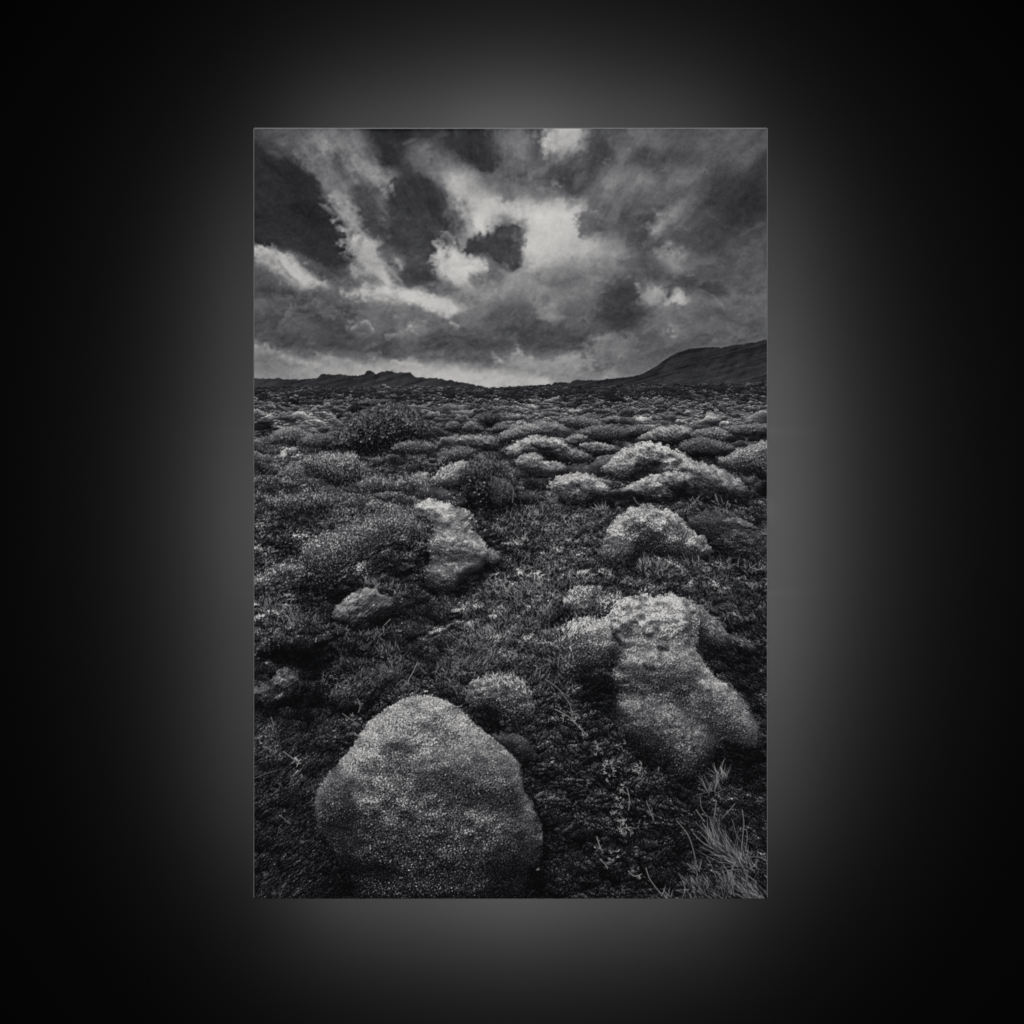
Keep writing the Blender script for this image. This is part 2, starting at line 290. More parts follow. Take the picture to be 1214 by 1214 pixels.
for p, t, wd, al in (
    (U5(70,690, 150,715, 240,735, 330,790, 420,815, 520,820), 150, 1.8, .6), (U5(480,730, 540,765, 600,785, 700,800), 140, 1.6, .6), (U5(70,855, 250,858, 500,850), 128, 1.4, .4),
    (U5(1000,790, 1100,810, 1214,830), 165, 2.5, .6), (U5(700,790, 760,830, 840,840), 160, 1.8, .5), (U5(80,770, 200,790, 300,830), 96, 4, .6),
    (U5(730,575, 760,540, 810,525, 850,540, 880,590), 140, 1.6, .8), (U5(1005,625, 1060,600, 1120,580, 1150,570), 130, 1.6, .7), (U5(1130,560, 1170,590, 1200,625), 165, 1.8, .75),
    (U5(820,390, 880,360, 940,352, 1000,370, 1060,392, 1150,400), 132, 2.2, .7), (U5(840,430, 900,470, 960,520, 1000,600), 86, 4, .5), (U5(330,540, 420,600, 520,650, 640,690), 66, 5, .5),
    (U5(90,470, 200,500, 330,500, 420,520), 96, 5, .35), (U5(500,500, 580,480, 620,520), 92, 4, .5), (U5(80,330, 200,350, 330,390), 72, 6, .4),
    (U5(390,150, 470,190, 560,240, 680,280, 780,290), 68, 3, .6), (U5(230,110, 290,190, 370,270), 90, 1.6, .5), (U5(100,110, 180,90, 230,130), 96, 1.6, .6), (U5(720,130, 760,220, 830,280), 150, 2.5, .5),
    (U5(900,80, 960,150, 1040,210, 1100,290), 150, 3, .5), (U5(1040,90, 1060,140, 1090,160), 150, 2, .7), (U5(840,210, 900,240, 960,280), 88, 2, .5),
    (V5(200,540, 250,560, 300,590), 150, 1.4, .75), (V5(10,520, 30,500), 165, 1.4, .7), (V5(470,740, 520,780, 560,810), 150, 1.6, .75), (V5(560,770, 680,760, 760,790, 800,860), 128, 3, .5),
    (V5(660,730, 700,760, 800,770), 150, 1.8, .6), (V5(910,780, 960,800, 1040,770, 1120,770, 1150,800), 138, 2, .55), (V5(0,810, 140,830, 300,850, 460,870, 640,890), 150, 3, .45), (V5(420,760, 560,830, 700,860, 860,890, 1000,890), 98, 3, .5),
    (V5(810,930, 840,940, 870,955), 180, 1.3, .7), (V5(480,660, 520,620, 540,600), 106, 1.5, .5), (V5(360,480, 460,440, 600,400, 700,380), 96, 5, .5), (V5(420,560, 500,480, 620,440, 740,450, 800,540), 70, 6, .45),
    (V5(790,470, 860,480, 920,500), 118, 4, .5), (V5(1010,290, 1090,300, 1120,310), 128, 1.6, .5), (V5(580,220, 700,230, 860,300), 130, 5, .4), (V5(1010,400, 1090,500, 1100,600), 76, 5, .45),
    (V5(120,150, 200,210, 260,250), 180, 4, .6), (V5(500,150, 560,170, 570,240, 520,270), 112, 2.2, .6), (V5(0,320, 120,370, 220,430), 180, 5, .55), (V5(20,240, 110,330, 260,300), 82, 3, .4),
    (W5(540,300, 520,330, 500,360), 160, 1.6, .7), (W5(600,220, 660,220, 700,245), 118, 1.5, .6), (W5(690,300, 740,330, 800,370, 860,440), 112, 1.8, .5), (W5(610,490, 680,440, 720,420), 104, 1.5, .5), (W5(500,510, 600,510), 74, 2, .5),
    (W5(440,530, 470,560), 70, 2, .5), (W5(780,670, 830,610, 900,570), 102, 2, .55), (W5(180,730, 200,690, 250,650), 118, 2.5, .5), (W5(240,280, 280,320, 290,390), 124, 2, .6), (W5(290,560, 400,590, 520,600), 84, 6, .4),
    (W5(0,880, 60,880, 120,900), 130, 3, .6), (W5(60,640, 140,660, 210,660), 116, 4, .5), (W5(400,60, 460,30, 540,70, 580,110), 118, 3, .6), (W5(560,120, 640,170, 780,180), 84, 5, .5),
    (A5(160,230, 250,260, 330,270), 78, 2, .5), (A5(340,210, 420,330, 520,420, 560,540), 98, 2, .5), (A5(480,580, 560,610, 640,670), 100, 1.2, .7), (A5(590,540, 650,600, 700,690, 790,770), 140, 2.5, .6), (A5(690,800, 780,850, 890,860), 176, 3, .75),
    (A5(600,240, 640,290, 680,350), 66, 2, .6), (A5(760,490, 830,540, 880,620, 940,720), 72, 3, .7), (A5(870,350, 960,430, 1030,500), 136, 3.5, .5), (A5(950,530, 990,520, 1000,550), 146, 2, .6), (A5(960,700, 980,740), 130, 2, .5), (A5(1110,180, 1160,180, 1200,220), 92, 4, .6),
    (B5(0,200, 50,240, 90,330), 116, 3, .5), (B5(210,390, 280,430, 380,420), 150, 3, .5), (B5(420,520, 480,470, 540,400), 128, 3, .4), (B5(580,420, 600,480, 570,540), 96, 3.5, .7), (B5(770,520, 830,480, 860,450), 100, 3, .6), (B5(700,430, 780,380, 900,350), 104, 3, .5),
    (B5(870,480, 960,480, 1040,570), 158, 4, .5), (B5(310,700, 340,720, 350,750), 128, 2.2, .7), (B5(160,640, 210,660, 240,760, 260,830), 84, 2.5, .7), (B5(1060,740, 1100,780, 1180,740), 104, 3, .5), (B5(1080,690, 1130,640, 1214,640), 140, 2, .5), (B5(230,860, 160,780, 60,880), 160, 2, .4),
    (C5(20,340, 120,260, 210,220), 116, 4, .6), (C5(100,470, 180,440, 340,440), 116, 5, .5), (C5(130,490, 150,560, 110,580), 88, 3, .6), (C5(370,750, 410,780, 440,700, 520,670), 134, 3, .6), (C5(430,360, 520,390, 570,380), 104, 3, .6), (C5(700,410, 800,330), 96, 4, .5), (C5(710,600, 800,700, 880,760), 84, 4, .4),
    (C5(900,870, 1000,790, 1140,740), 82, 5, .5), (C5(880,260, 1000,200, 1130,130), 62, 3, .35), (C5(620,270, 700,160, 760,90), 62, 6, .4)):
    wisp(p, t, wd, al)
fine = filt(np.random.default_rng(9).normal(size=(NH, NW)), .6)[H]; fine = fine/fine.std()
sky = sky+fil*(1.0+3.4*smooth(560, 430, X)*k)*smooth(60, 120, sky)*smooth(190, 150, sky)+fil*1.2*smooth(30, 60, sky)+st*2.2*k+fx*2.0*smooth(40, 130, sky)+bil*.55*smooth(35, 80, sky)+bub*(.35+.65*smooth(40, 75, sky))*smooth(190, 140, sky)+fine*.8
sky = sky*(1+.09*smooth(50, 90, sky)*smooth(190, 140, sky))+10*smooth(140, 185, sky)

IMG = np.full((NH, NW), 45, np.float32)
_s = np.pad(sky, ((0, NH-sky.shape[0]), (0, 0)), mode='edge'); sky = filt(_s, .7); _s2 = np.pad(sky[H], ((0, NH-H.stop), (0, 0)), mode='edge'); sky = (_s2+.55*(_s2-filt(_s2, 2.6)))[H]+fine*.7
IMG[H] = sky

# ---------------------------------------------------------------- the printed hills
def ridge(pts, tone, tone2, y1, jag=.6, seed=0, glow=0):
    """a hill from its skyline down to y1"""
    P = np.array(pts); xs = AX0+(np.arange(NW)+.5)/SC
    top = np.interp(xs, P[:, 0], P[:, 1])+fbm(xs/5, xs*0+seed, 200+seed, 4, .65)*jag*.6
    a = np.clip((YY-top[None, :])*1.1+.5, 0, 1)*(YY < y1+6)
    t = tone+(tone2-tone)*smooth(0, 1, (YY-top[None, :])/(y1-top[None, :]+1))
    t = t+5.0*fbm(XX/60+YY/40, (YY+XX*.28)/2.2, 230+seed, 4)+3.2*fbm(XX/6+YY/9, YY/14, 250+seed, 3)+G_B*.9+fbm(XX/14-YY/7, YY/3+XX/11, 210+seed, 4)*3.6+G_FINE*.7
    if glow:
        g = np.exp(-((YY-top[None, :]+1.4)/1.0)**2)*glow
        IMG[:] = IMG+g*smooth(690, 760, XX)
    IMG[:] = IMG*(1-a)+t*a
ridge(SL(0,1166, 40,1170, 90,1172, 118,1168, 150,1175, 260,1172, 300,1165, 318,1150, 400,1152, 440,1158, 515,1155, 530,1134, 560,1137, 572,1150, 600,1137, 640,1138, 680,1145, 730,1142, 755,1165, 850,1168, 900,1178, 960,1186, 1030,1200, 1090,1212, 1175,1214, 1214,1214)+[(910, 460)], 43, 56, 466, .8, 1)
ridge([(300, 470), (585, 461)]+SR(0,1208, 60,1204, 210,1198, 225,1186, 290,1192, 320,1177, 420,1178, 520,1168, 620,1155, 660,1135, 700,1110, 740,1080, 790,1052, 860,1032, 930,1027, 1000,1027, 1100,1010, 1175,998, 1230,985), 40, 52, 466, .7, 3, glow=9)
for (a, b, c) in ((SR(850,1183, 880,1160), 0, 0),): pass

# ---------------------------------------------------------------- the printed ground
GROUND = [
[44]*16,
[48,48,50,52,52,52,50,50,48,48,48,48,50,48,46,46],
[78,72,72,75,70,62,58,66,78,75,72,72,72,74,74,70],
[62,84,80,55,48,58,62,76,86,78,72,76,72,72,75,70],
[70,74,70,60,60,70,72,68,72,70,66,74,72,76,70,66],
[55,58,60,56,62,64,66,66,64,60,60,66,68,68,55,52],
[48,56,62,62,66,68,66,50,52,60,58,60,60,58,50,48],
[44,46,58,66,62,62,60,44,42,50,58,60,60,50,44,42],
[40,44,55,60,45,38,46,40,40,46,50,52,52,54,48,50],
[48,46,38,36,42,40,40,42,50,56,56,50,50,50,48,46],
[52,48,38,30,36,36,42,50,56,56,48,46,44,40,36,42],
[46,44,30,26,34,40,44,54,58,50,44,44,44,34,28,34],
[26,20,24,32,36,42,44,50,48,44,36,32,36,34,26,32],
[32,26,22,32,34,36,38,44,44,40,28,26,34,30,24,26],
[32,26,30,32,36,38,38,38,36,34,26,26,30,28,22,22],
[30,30,30,30,30,30,30,34,32,30,28,28,28,24,20,20],
[26,26,26,28,28,30,30,30,28,28,28,26,24,22,20,18],
[24,24,24,26,26,28,28,26,26,26,26,26,24,24,22,18],
[22,24,24,24,24,24,24,24,24,24,24,22,20,24,24,20],
[22,22,22,22,20,20,20,20,20,22,22,20,18,22,26,22],
[20,22,20,16,16,16,16,16,18,20,20,18,18,26,28,24],
[18,20,18,14,14,14,14,14,18,20,20,18,22,28,28,24]]
GYS = [460,470,490,510]+[540+30*i for i in range(18)]
pw = np.maximum(YY-452, 6)
pU = (XX-605)/pw*14; pV = np.log(pw)*14
wgx = fbm(pU*.35, pV*.35, 300, 4); wgy = fbm(pU*.35+7, pV*.35+3, 310, 4)
base = cubic_grid(GROUND, 300, 40, GYS, XX+wgx*.035*pw, YY+wgy*.03*pw)*(1.08+.14*smooth(800, 950, YY)+.12*smooth(560, 480, YY))
rel = 0
for i_, s_ in enumerate((3.2, 6, 11, 20, 36)):                # lumps grow towards the viewer
    wt = np.exp(-((np.log(pw*.085+1.2)-math.log(s_))/.55)**2)
    q_ = fbm(XX/s_+wgx*.3, YY/(s_*(.5, .52, .62, .8, .95)[i_])+wgy*.3, 320+5*i_, 3, .5); rel = rel+wt*unit(np.gradient(q_, axis=0))
rel = np.clip(unit(rel), -2, 2.4)
_l = smooth(470, 360, XX+.25*(1065-YY))*smooth(790, 880, YY); _r = smooth(790, 850, XX)*smooth(750, 800, YY)
TX = GR['m']*(1-_l)*(1-_r)+1.5*G_B*_l+1.5*G_A*_r
gs = np.clip(base, 8, 200)*np.exp((.36-.16*smooth(470, 490, YY)*smooth(640, 600, YY))*rel)
yg = int((463-AY0)*SC); top_g = 463.5+fbm(XX[0]/6, XX[0]*0, 330, 4)*1.3-2.8*smooth(600, 900, XX[0])
ag = np.clip((YY-top_g[None, :])*1.2+.5, 0, 1)
IMG = IMG*(1-ag)+gs*np.exp((.12+.2*smooth(500,620,YY))*TX-.03)*ag

def soften(a, r):
    n = max(int(r*SC*.6), 1)
    for ax in (0, 1):
        for _ in range(2):
            p = np.pad(a, [(n+1, n) if i == ax else (0, 0) for i in (0, 1)], mode='edge'); c = np.cumsum(p, axis=ax, dtype=np.float64)
            a = ((c[2*n+1:] - c[:-2*n-1]) if ax == 0 else (c[:, 2*n+1:]-c[:, :-2*n-1]))/(2*n+1)
    return a.astype(np.float32)
MM = np.zeros((NH, NW), np.float32)
def mound(pts, hi=130, lo=35, R=None, tex='f', amp=.42, lump=.5, shadow=.6, warp=1., fade=None, crest=0., lx=-.15, seed=0, soft=1.1, lumpsize=1., under=.6, lowsoft=0.):
    """a cushion of moss lit from the sky above it"""
    global IMG
    P = spline(pts, 5); ptp = np.ptp(P, axis=0); R = R or min(ptp)*.42; m = max(8, min(ptp)*.22)
    w = window(P, m)
    if w is None: return
    x, y = XX[w], YY[w]; s = max(2.2, R*.22*lumpsize)
    n1 = fbm(x/s+seed*3.1, y/s*1.2, 400+seed, 3, .45); n2 = fbm(x/s+31+seed, y/s*1.2+9, 440+seed, 4, .55)
    n3 = fbm(x/s*.40+5, y/s*.44+seed, 480+seed, 2)
    d = sdf(P, x+n1*warp*min(1.6, R*.05+.4), y+n2*warp*min(1.4, R*.05+.3))
    q = np.clip(d/R, 0, 1); h = np.sqrt(np.maximum(1-(1-q)**2, 0))*R*.95
    h = soften(h, R*.30)
    hl = h+(n1*s*.09+n3*s*.40)*lump*np.clip(d/3.5, 0, 1)
    gy, gx = np.gradient(hl); gy *= SC; gx *= SC
    nn = 1/np.sqrt(gx*gx+gy*gy+1)
    lam = np.clip((-gx*lx+gy*.80+.52)*nn, 0, 1.0)
    ins = d > 0; first = np.argmax(ins, 0); dt = np.clip((np.arange(x.shape[0])[:, None]-first[None, :])/SC, 0, None)
    first = np.where(ins.any(0), first, 0)
    dep = np.clip(dt/(ptp[1]*.85), 0, 1.2)+.05*n2
    top = np.clip(1-dep, 0, 1)**1.25
    ao = np.clip(1+.24*n1*lump+.18*n3*lump+.07*G_BIG[w], .35, 1.35)
    hi = hi*1.10
    v = lo+(hi-lo)*np.clip((lam*(.40+.52*top)+.28*top)*ao, 0, 1.1)
    v = v*(1-under*smooth(.0, .42, (y-P[:, 1].mean())/ptp[1])*np.exp(-np.maximum(d, 0)/(R*.30+1.5)))
    v = v*(1-.35*np.clip(gx*nn*np.sign(gx)*.8-.1, 0, 1)*(1-top))
    ga = amp*(.78 if R < 22 else 1.)*(.30+.75*np.clip(dep, 0, 1))
    if crest: v = v+crest*np.exp(-np.maximum(d, 0)/1.6)*np.clip(gy*nn*1.6, 0, 1)
    if fade is not None:
        f = smooth(P[:, 1].min(), P[:, 1].max(), y); v = v*(1-fade*f)
    v = v*np.exp(ga*GR[tex][w]-ga*ga*.5)
    lw = smooth(-.05, .4, (y-P[:, 1].mean())/ptp[1])*min(1., R/18)
    pale = float(hi >= 95); lw = lw*(1-.45*pale)
    soft = soft+lowsoft*smooth(-.05, .4, (y-P[:, 1].mean())/ptp[1])
    a = smooth(-soft, soft, d+GR['m'][w]*(.38-.18*pale)+lw*(G_BIG[w]*1.8+G_MED[w]*1.3+n2*2.2))
    cy = P[:, 1].mean(); low = .3+.7*smooth(-.3, .5, (y-cy)/ptp[1])
    sh = 1-shadow*low*np.exp(-np.maximum(-d, 0)/(m*.35))*(d < 0)
    IMG[w] = IMG[w]*sh*(1-a)+v*a
    MM[w] = MM[w]*(1-a)+a*smooth(85, 100, hi)

def lobes(pts, n, r0, r1, k=.3, sq=.8, seed=0):
    """small swellings over a cushion, each paler above and darker in the crease below"""
    g = np.random.default_rng(900+seed); P = spline(pts, 4); lo_, hi_ = P.min(0), P.max(0); L = []
    while len(L) < n:
        c = g.uniform(lo_, hi_)
        if sdf(P, np.array([[c[0]]], np.float32), np.array([[c[1]]], np.float32))[0, 0] > 0: L.append((c[1], c[0], g.uniform(r0, r1)))
    F = np.zeros((NH, NW), np.float32)
    for cy, cx, r in sorted(L):
        w = window(np.array([[cx-r, cy-r], [cx+r, cy+r]]), 1.5*r)
        if w is None: continue
        x, y = XX[w], YY[w]; q = fbm(x/r*1.1+cx, y/r*1.1+cy, 950, 3)*.16
        u, v = (x-cx)/r, (y-cy)/(r*sq); rr_ = np.sqrt(u*u+v*v)+q
        a = smooth(1.05, .80, rr_); t = (-v*.75+.18)*np.sqrt(np.clip(rr_, 0, 1))
        F[w] = F[w]*(1-a)+t*a-.45*np.exp(-((rr_-1.1)/.14)**2)*smooth(-.2, .6, v)
    IMG[:] = IMG*np.exp(k*F)

def hollow(pts, k=.25, soft=5):
    """a gap between cushions where no light gets in"""
    P = spline(pts, 4); w = window(P, soft*2)
    d = sdf(P, XX[w]+wgx[w]*3, YY[w]+wgy[w]*3)
    a = smooth(-soft, soft, d+G_BIG[w]*soft*.3)*(1-k)
    IMG[w] = IMG[w]*(1-a)+(9+3*G_BIG[w].clip(-1, 2))*a

# the far field of small cushions, far to near
fy_, fl = 461.5, []
while fy_ < 660:
    sz = (fy_-452)*.165+.9
    for x_ in np.arange(290, 920, sz*1.7):
        fl.append((fy_+rng.uniform(-.5, .5)*sz-(1.5+5.*smooth(600, 900, x_))*smooth(505, 462, fy_), x_+rng.uniform(-1, 1)*sz, sz*rng.uniform(.55, 1.5)))
    fy_ += sz*.62
for (y0, x0, s) in fl:
    if rng.random() < smooth(560, 670, y0)*.85+.05: continue
    b = float(cubic_grid(GROUND, 300, 40, GYS, np.array([[x0]], np.float32), np.array([[y0]], np.float32))[0, 0])
    b *= math.exp(.30*float(lattice(np.array([x0/38+9]), np.array([y0/9.+3]), 77)[0])+.18*rng.normal()); s *= 1+.9*(rng.random() < .08)
    P = np.array([[x0-s, y0-s*.5], [x0+s, y0+s*.6]]); w = window(P, 2)
    if w is None: continue
    x, y = XX[w], YY[w]; sk = rng.uniform(-.3, .3)
    u = (x-x0)/s; vv = (y-y0-sk*(x-x0))/(s*.42)+fbm(x/s*1.6+y0, y/s*2, 500, 2)*.28
    r = 1-u*u-vv*vv; a = smooth(0, .35, r)*smooth(.9, .2, vv)
    hi, lo = b*rng.uniform(1.1, 2.1), b*rng.uniform(.25, .5)
    lam = np.clip(.30-vv*.62, 0, 1)+.55*np.exp(-np.maximum(r, 0)/.30)*smooth(.1, -.5, vv)
    IMG[w] = IMG[w]*(1-a)+(lo+(hi-lo)*lam)*np.exp(.13*GR['h'][w])*a

for _ in range(260):
    x0 = rng.uniform(298, 912); y0 = 463.5+rng.uniform(0, 9)-5.5*smooth(600, 900, x0); s = rng.uniform(1.5, 5.5)*(1+.6*(rng.random() < .15)); hh = s*rng.uniform(.3, .6)
    w = window(np.array([[x0-s, y0-hh], [x0+s, y0+hh]]), 2); x, y = XX[w], YY[w]
    r = 1-((x-x0)/s)**2-((y-y0)/hh)**2+fbm(x/1.6, y/1.2+y0, 560, 3)*.5; a = smooth(0, .5, r)*.9
    IMG[w] = IMG[w]*(1-a)+(24+26*np.clip(.25-(y-y0)/hh*.6, 0, 1)*rng.uniform(.5, 1.5))*a

# dim cushions and clods of the near ground, far to near
yy = 600.
while yy < 1075:
    sz = 4+(yy-600)*.017
    for x_ in np.arange(295, 915, sz*2.3):
        if rng.random() < .35: continue
        x0, y0, s = x_+rng.uniform(-2, 2)*sz, yy+rng.uniform(-2.4, 2.4)*sz, sz*rng.uniform(.6, 1.9)
        P = np.array([[x0-s, y0-s], [x0+s, y0+s]]); w = window(P, 1)
        if w is None: continue
        x, y = XX[w], YY[w]; n = fbm(x/s*1.5+y0, y/s*1.5, 520, 3)*.22
        u, vv = (x-x0)/s, (y-y0)/(s*.8); r = np.sqrt(u*u+vv*vv)+n
        b = base[w]; a = smooth(1., .82, r)*.85
        lam = np.clip(.55-vv*.6, 0, 1)*smooth(1.05, .6, r)
        t = b*(.30+1.25*lam)*rng.uniform(.75, 1.2)
        IMG[w] = IMG[w]*(1-a)+t*np.exp(.30*TX[w]-.04)*a
    yy += sz*1.15

w = (slice(int((740-AY0)*SC), NH), slice(0, NW)); x, y = XX[w]+wgx[w]*3, YY[w]+wgy[w]*3; q1 = fbm(x/30, y/30, 701, 3)*7; q2 = fbm(x/30+9, y/30, 705, 3)*7; x, y = .82*x+.57*y+q1, -.57*x+.82*y+q2
F1 = np.full(x.shape, 99., np.float32); F2 = F1.copy(); cs = 9.
jr = np.random.default_rng(33).uniform(0., 1., (128, 128, 2)).astype(np.float32)
gx_, gy_ = np.floor(x/cs).astype(int), np.floor(y/cs).astype(int)
for i_ in (-1, 0, 1):
    for j_ in (-1, 0, 1):
        c_ = jr[(gy_+j_) % 128, (gx_+i_) % 128]; dd = np.hypot(x/cs-gx_-i_-c_[..., 0], (y/cs-gy_-j_-c_[..., 1])*1.15)
        F2 = np.minimum(F2, np.maximum(F1, dd)); F1 = np.minimum(F1, dd)
crk = smooth(.02, .22, F2-F1+.04*G_FINE[w]); rim = np.clip(np.gradient(-F1, axis=0)*SC*6, -1, 1)
x, y = XX[w], YY[w]; kk = smooth(750, 850, y)*smooth(330, 440, x)*(1-.5*smooth(800, 860, x))
IMG[w] = IMG[w]*(1-kk*.72*(1-crk))*np.exp(kk*.5*rim)*(1+.18*kk)

def strokes(x0, y0, ang, ln, val, bend=0., wid=.55, alpha=.85, layers=1):
    """blades of grass and leaves: arrays of base point, heading, length, tone"""
    x0, y0, ang, ln, val, bend = [np.asarray(q, float)*np.ones(np.shape(x0)) for q in (x0, y0, ang, ln, val, bend)]
    if layers > 1 and len(x0) > layers*3:
        for k_ in range(layers):
            strokes(x0[k_::layers], y0[k_::layers], ang[k_::layers], ln[k_::layers], val[k_::layers], bend[k_::layers], wid, alpha)
        return
    K = int(max(5, ln.max()*SC*1.3)); t = np.linspace(0, 1, K)[None, :]
    a = ang[:, None]+bend[:, None]*t
    stp = ln[:, None]/K
    x = x0[:, None]+np.cumsum(np.cos(a)*stp, 1); y = y0[:, None]-np.cumsum(np.sin(a)*stp, 1)
    wgt = np.clip(1.35-t, .3, 1)*np.minimum(1, ln[:, None]*SC/K*1.1)*np.ones_like(x)
    px = (x-AX0)*SC-.5; py = (y-AY0)*SC-.5
    cx0, cx1 = max(int(px.min())-1, 0), min(int(px.max())+3, NW); cy0, cy1 = max(int(py.min())-1, 0), min(int(py.max())+3, NH)
    if cx1 <= cx0 or cy1 <= cy0: return
    w_, h_ = cx1-cx0, cy1-cy0; cov = np.zeros(w_*h_); vs = np.zeros(w_*h_)
    V = (val[:, None]*(.85+.4*t)).ravel()
    for ox in (0, 1):
        for oy in (0, 1):
            ix, iy = np.floor(px).astype(int)+ox, np.floor(py).astype(int)+oy
            ww = ((1-np.abs(px-ix))*(1-np.abs(py-iy))*wgt).ravel(); ix = ix-cx0; iy = iy-cy0
            ok = ((ix >= 0) & (ix < w_) & (iy >= 0) & (iy < h_)).ravel(); idx = (iy*w_+ix).ravel()[ok]
            cov += np.bincount(idx, ww[ok], w_*h_); vs += np.bincount(idx, (ww*V)[ok], w_*h_)
    cov = cov.reshape(h_, w_); vs = vs.reshape(h_, w_)/np.maximum(cov, 1e-6)
    al = np.clip(cov*wid*2.0, 0, 1)*alpha
    Q = IMG[cy0:cy1, cx0:cx1]
    IMG[cy0:cy1, cx0:cx1] = Q*(1-al)+vs*al
def scatter(pts, n, val, ln, ang=(1.2, 1.9), jit=.3, follow=True, alpha=.8, bend=.6):
    """n short blades over an outlined patch"""
    P = spline(pts, 4); x0, x1, y0, y1 = P[:, 0].min(), P[:, 0].max(), P[:, 1].min(), P[:, 1].max()
    x = rng.uniform(x0, x1, n); y = rng.uniform(y0, y1, n)
    d = sdf(P, x[None, :].astype(np.float32), y[None, :].astype(np.float32))[0]
    keep = rng.random(n) < smooth(-2, 9, d); x, y = x[keep], y[keep]; o = len(x)
    if not o: return
    v = val*np.where(rng.random(o) < .5, rng.uniform(.15, .4, o), rng.uniform(.9, 1.8, o))
    y = np.sort(y) if False else y; od = np.argsort(y); x, y, v = x[od], y[od], v[od]
    if follow:
        ix = np.clip(((x-AX0)*SC).astype(int), 0, NW-1); iy = np.clip(((y-AY0)*SC).astype(int), 0, NH-1)
        v = v*np.clip(SM[iy, ix]/np.maximum(base[iy, ix], 10), .35, 1.9)
    strokes(x, y, rng.uniform(ang[0], ang[1], o), ln*rng.uniform(.5, 1.4, o), v, rng.uniform(-bend, bend, o), alpha=alpha, layers=6)
def tuft(x, y, n, ln, val, ang=1.57, spread=.6, sx=3., bend=.5, alpha=.9):
    n = int(n*1.5); dark = rng.random(n) < .55
    strokes(x+rng.normal(0, sx, n), y+rng.normal(0, sx*.5, n), ang+rng.normal(0, spread, n), ln*rng.uniform(.4, 1.2, n), val*np.where(dark, rng.uniform(.15, .5, n), rng.uniform(.9, 1.5, n)), rng.uniform(-bend, bend, n), alpha=alpha, layers=8)
# the authored features of the ground, far to near
def fieldtufts():
    pass
mound(GL(480,110, 560,92, 640,95, 560,125), 80, 30, tex='m')
hollow(GL(0,205, 60,200, 125,215, 110,240, 0,240), .3, 3)
mound(GL(60,290, 110,240, 190,218, 240,240, 300,260, 240,290, 120,300), 105, 45, tex='m', seed=1)
mound(GL(200,290, 300,250, 380,265, 380,300, 300,320), 95, 40, tex='m', seed=2)
mound(GL(330,310, 400,262, 440,190, 520,135, 600,112, 690,112, 760,142, 800,190, 845,260, 760,290, 620,322, 520,340, 420,335), 70, 20, tex='l', amp=.75, seed=3, R=22)
mound(GL(890,215, 930,190, 970,215, 950,235, 900,235), 100, 35, seed=4)
mound(GL(970,225, 1010,190, 1050,205, 1075,240, 1000,245), 105, 35, seed=5, tex='a')
mound(GL(1050,190, 1080,155, 1130,160, 1145,195, 1100,215), 65, 22, tex='m', seed=6)
mound(GL(1100,240, 1140,205, 1190,215, 1214,235, 1150,250), 90, 30, seed=7)
mound(GL(940,280, 1000,258, 1090,262, 1160,270, 1214,300, 1170,330, 1060,325, 980,315), 120, 32, seed=8, tex='a')
mound(GL(1150,340, 1180,305, 1260,290, 1260,340), 100, 36, seed=9)
mound(GL(640,320, 700,285, 800,285, 860,320, 780,345, 690,345), 96, 34, tex='m', seed=10)
mound(GL(215,385, 270,350, 380,338, 450,342, 495,372, 500,460, 430,492, 330,472, 260,425), 100, 36, tex='m', amp=.6, seed=11, crest=22, soft=2.5, shadow=.35)
hollow(GL(620,370, 760,370, 820,400, 760,430, 640,420), .45, 4)
mound(GL(820,440, 870,350, 930,315, 1000,310, 1040,340, 990,380, 900,400), 85, 34, tex='m', amp=.55, seed=12)
mound(GL(475,485, 560,448, 640,462, 690,492, 640,520, 520,520), 96, 42, tex='m', seed=13, soft=3, shadow=.3)
mound(GL(820,475, 875,412, 955,380, 1005,385, 1015,430, 985,470, 960,510, 870,500), 140, 48, tex='h', amp=.35, seed=14, R=17, crest=12)
mound(GL(975,450, 1010,372, 1080,345, 1160,400, 1205,480, 1220,580, 1110,610, 1000,580), 66, 20, tex='l', amp=.7, seed=15)
mound(GL(1130,480, 1160,462, 1200,495, 1218,560, 1180,560, 1150,520), 100, 34, tex='a', seed=16)
mound(GL(560,540, 620,520, 680,520, 700,540, 620,560), 95, 50, tex='m', seed=17, shadow=.2)
hollow(GL(20,470, 130,480, 220,500, 200,540, 60,545), .5, 5)
hollow(GL(120,620, 260,600, 330,630, 230,680, 100,700), .55, 6)
hollow(GL(80,740, 200,740, 220,800, 100,830), .5, 6)
mound(GL(60,560, 180,530, 330,520, 420,560, 300,610, 120,620), 80, 38, tex='m', amp=.65, seed=18, shadow=.3)
mound(GL(250,760, 420,680, 620,610, 740,640, 800,720, 640,740, 470,860, 330,900, 230,870), 88, 42, tex='m', amp=.6, seed=19, shadow=.15, R=26, soft=5, under=.4)
mound(GL(0,930, 90,865, 190,845, 240,880, 150,950, 60,1000, 0,1020), 80, 38, tex='b', amp=.5, seed=20, soft=4, shadow=.2)
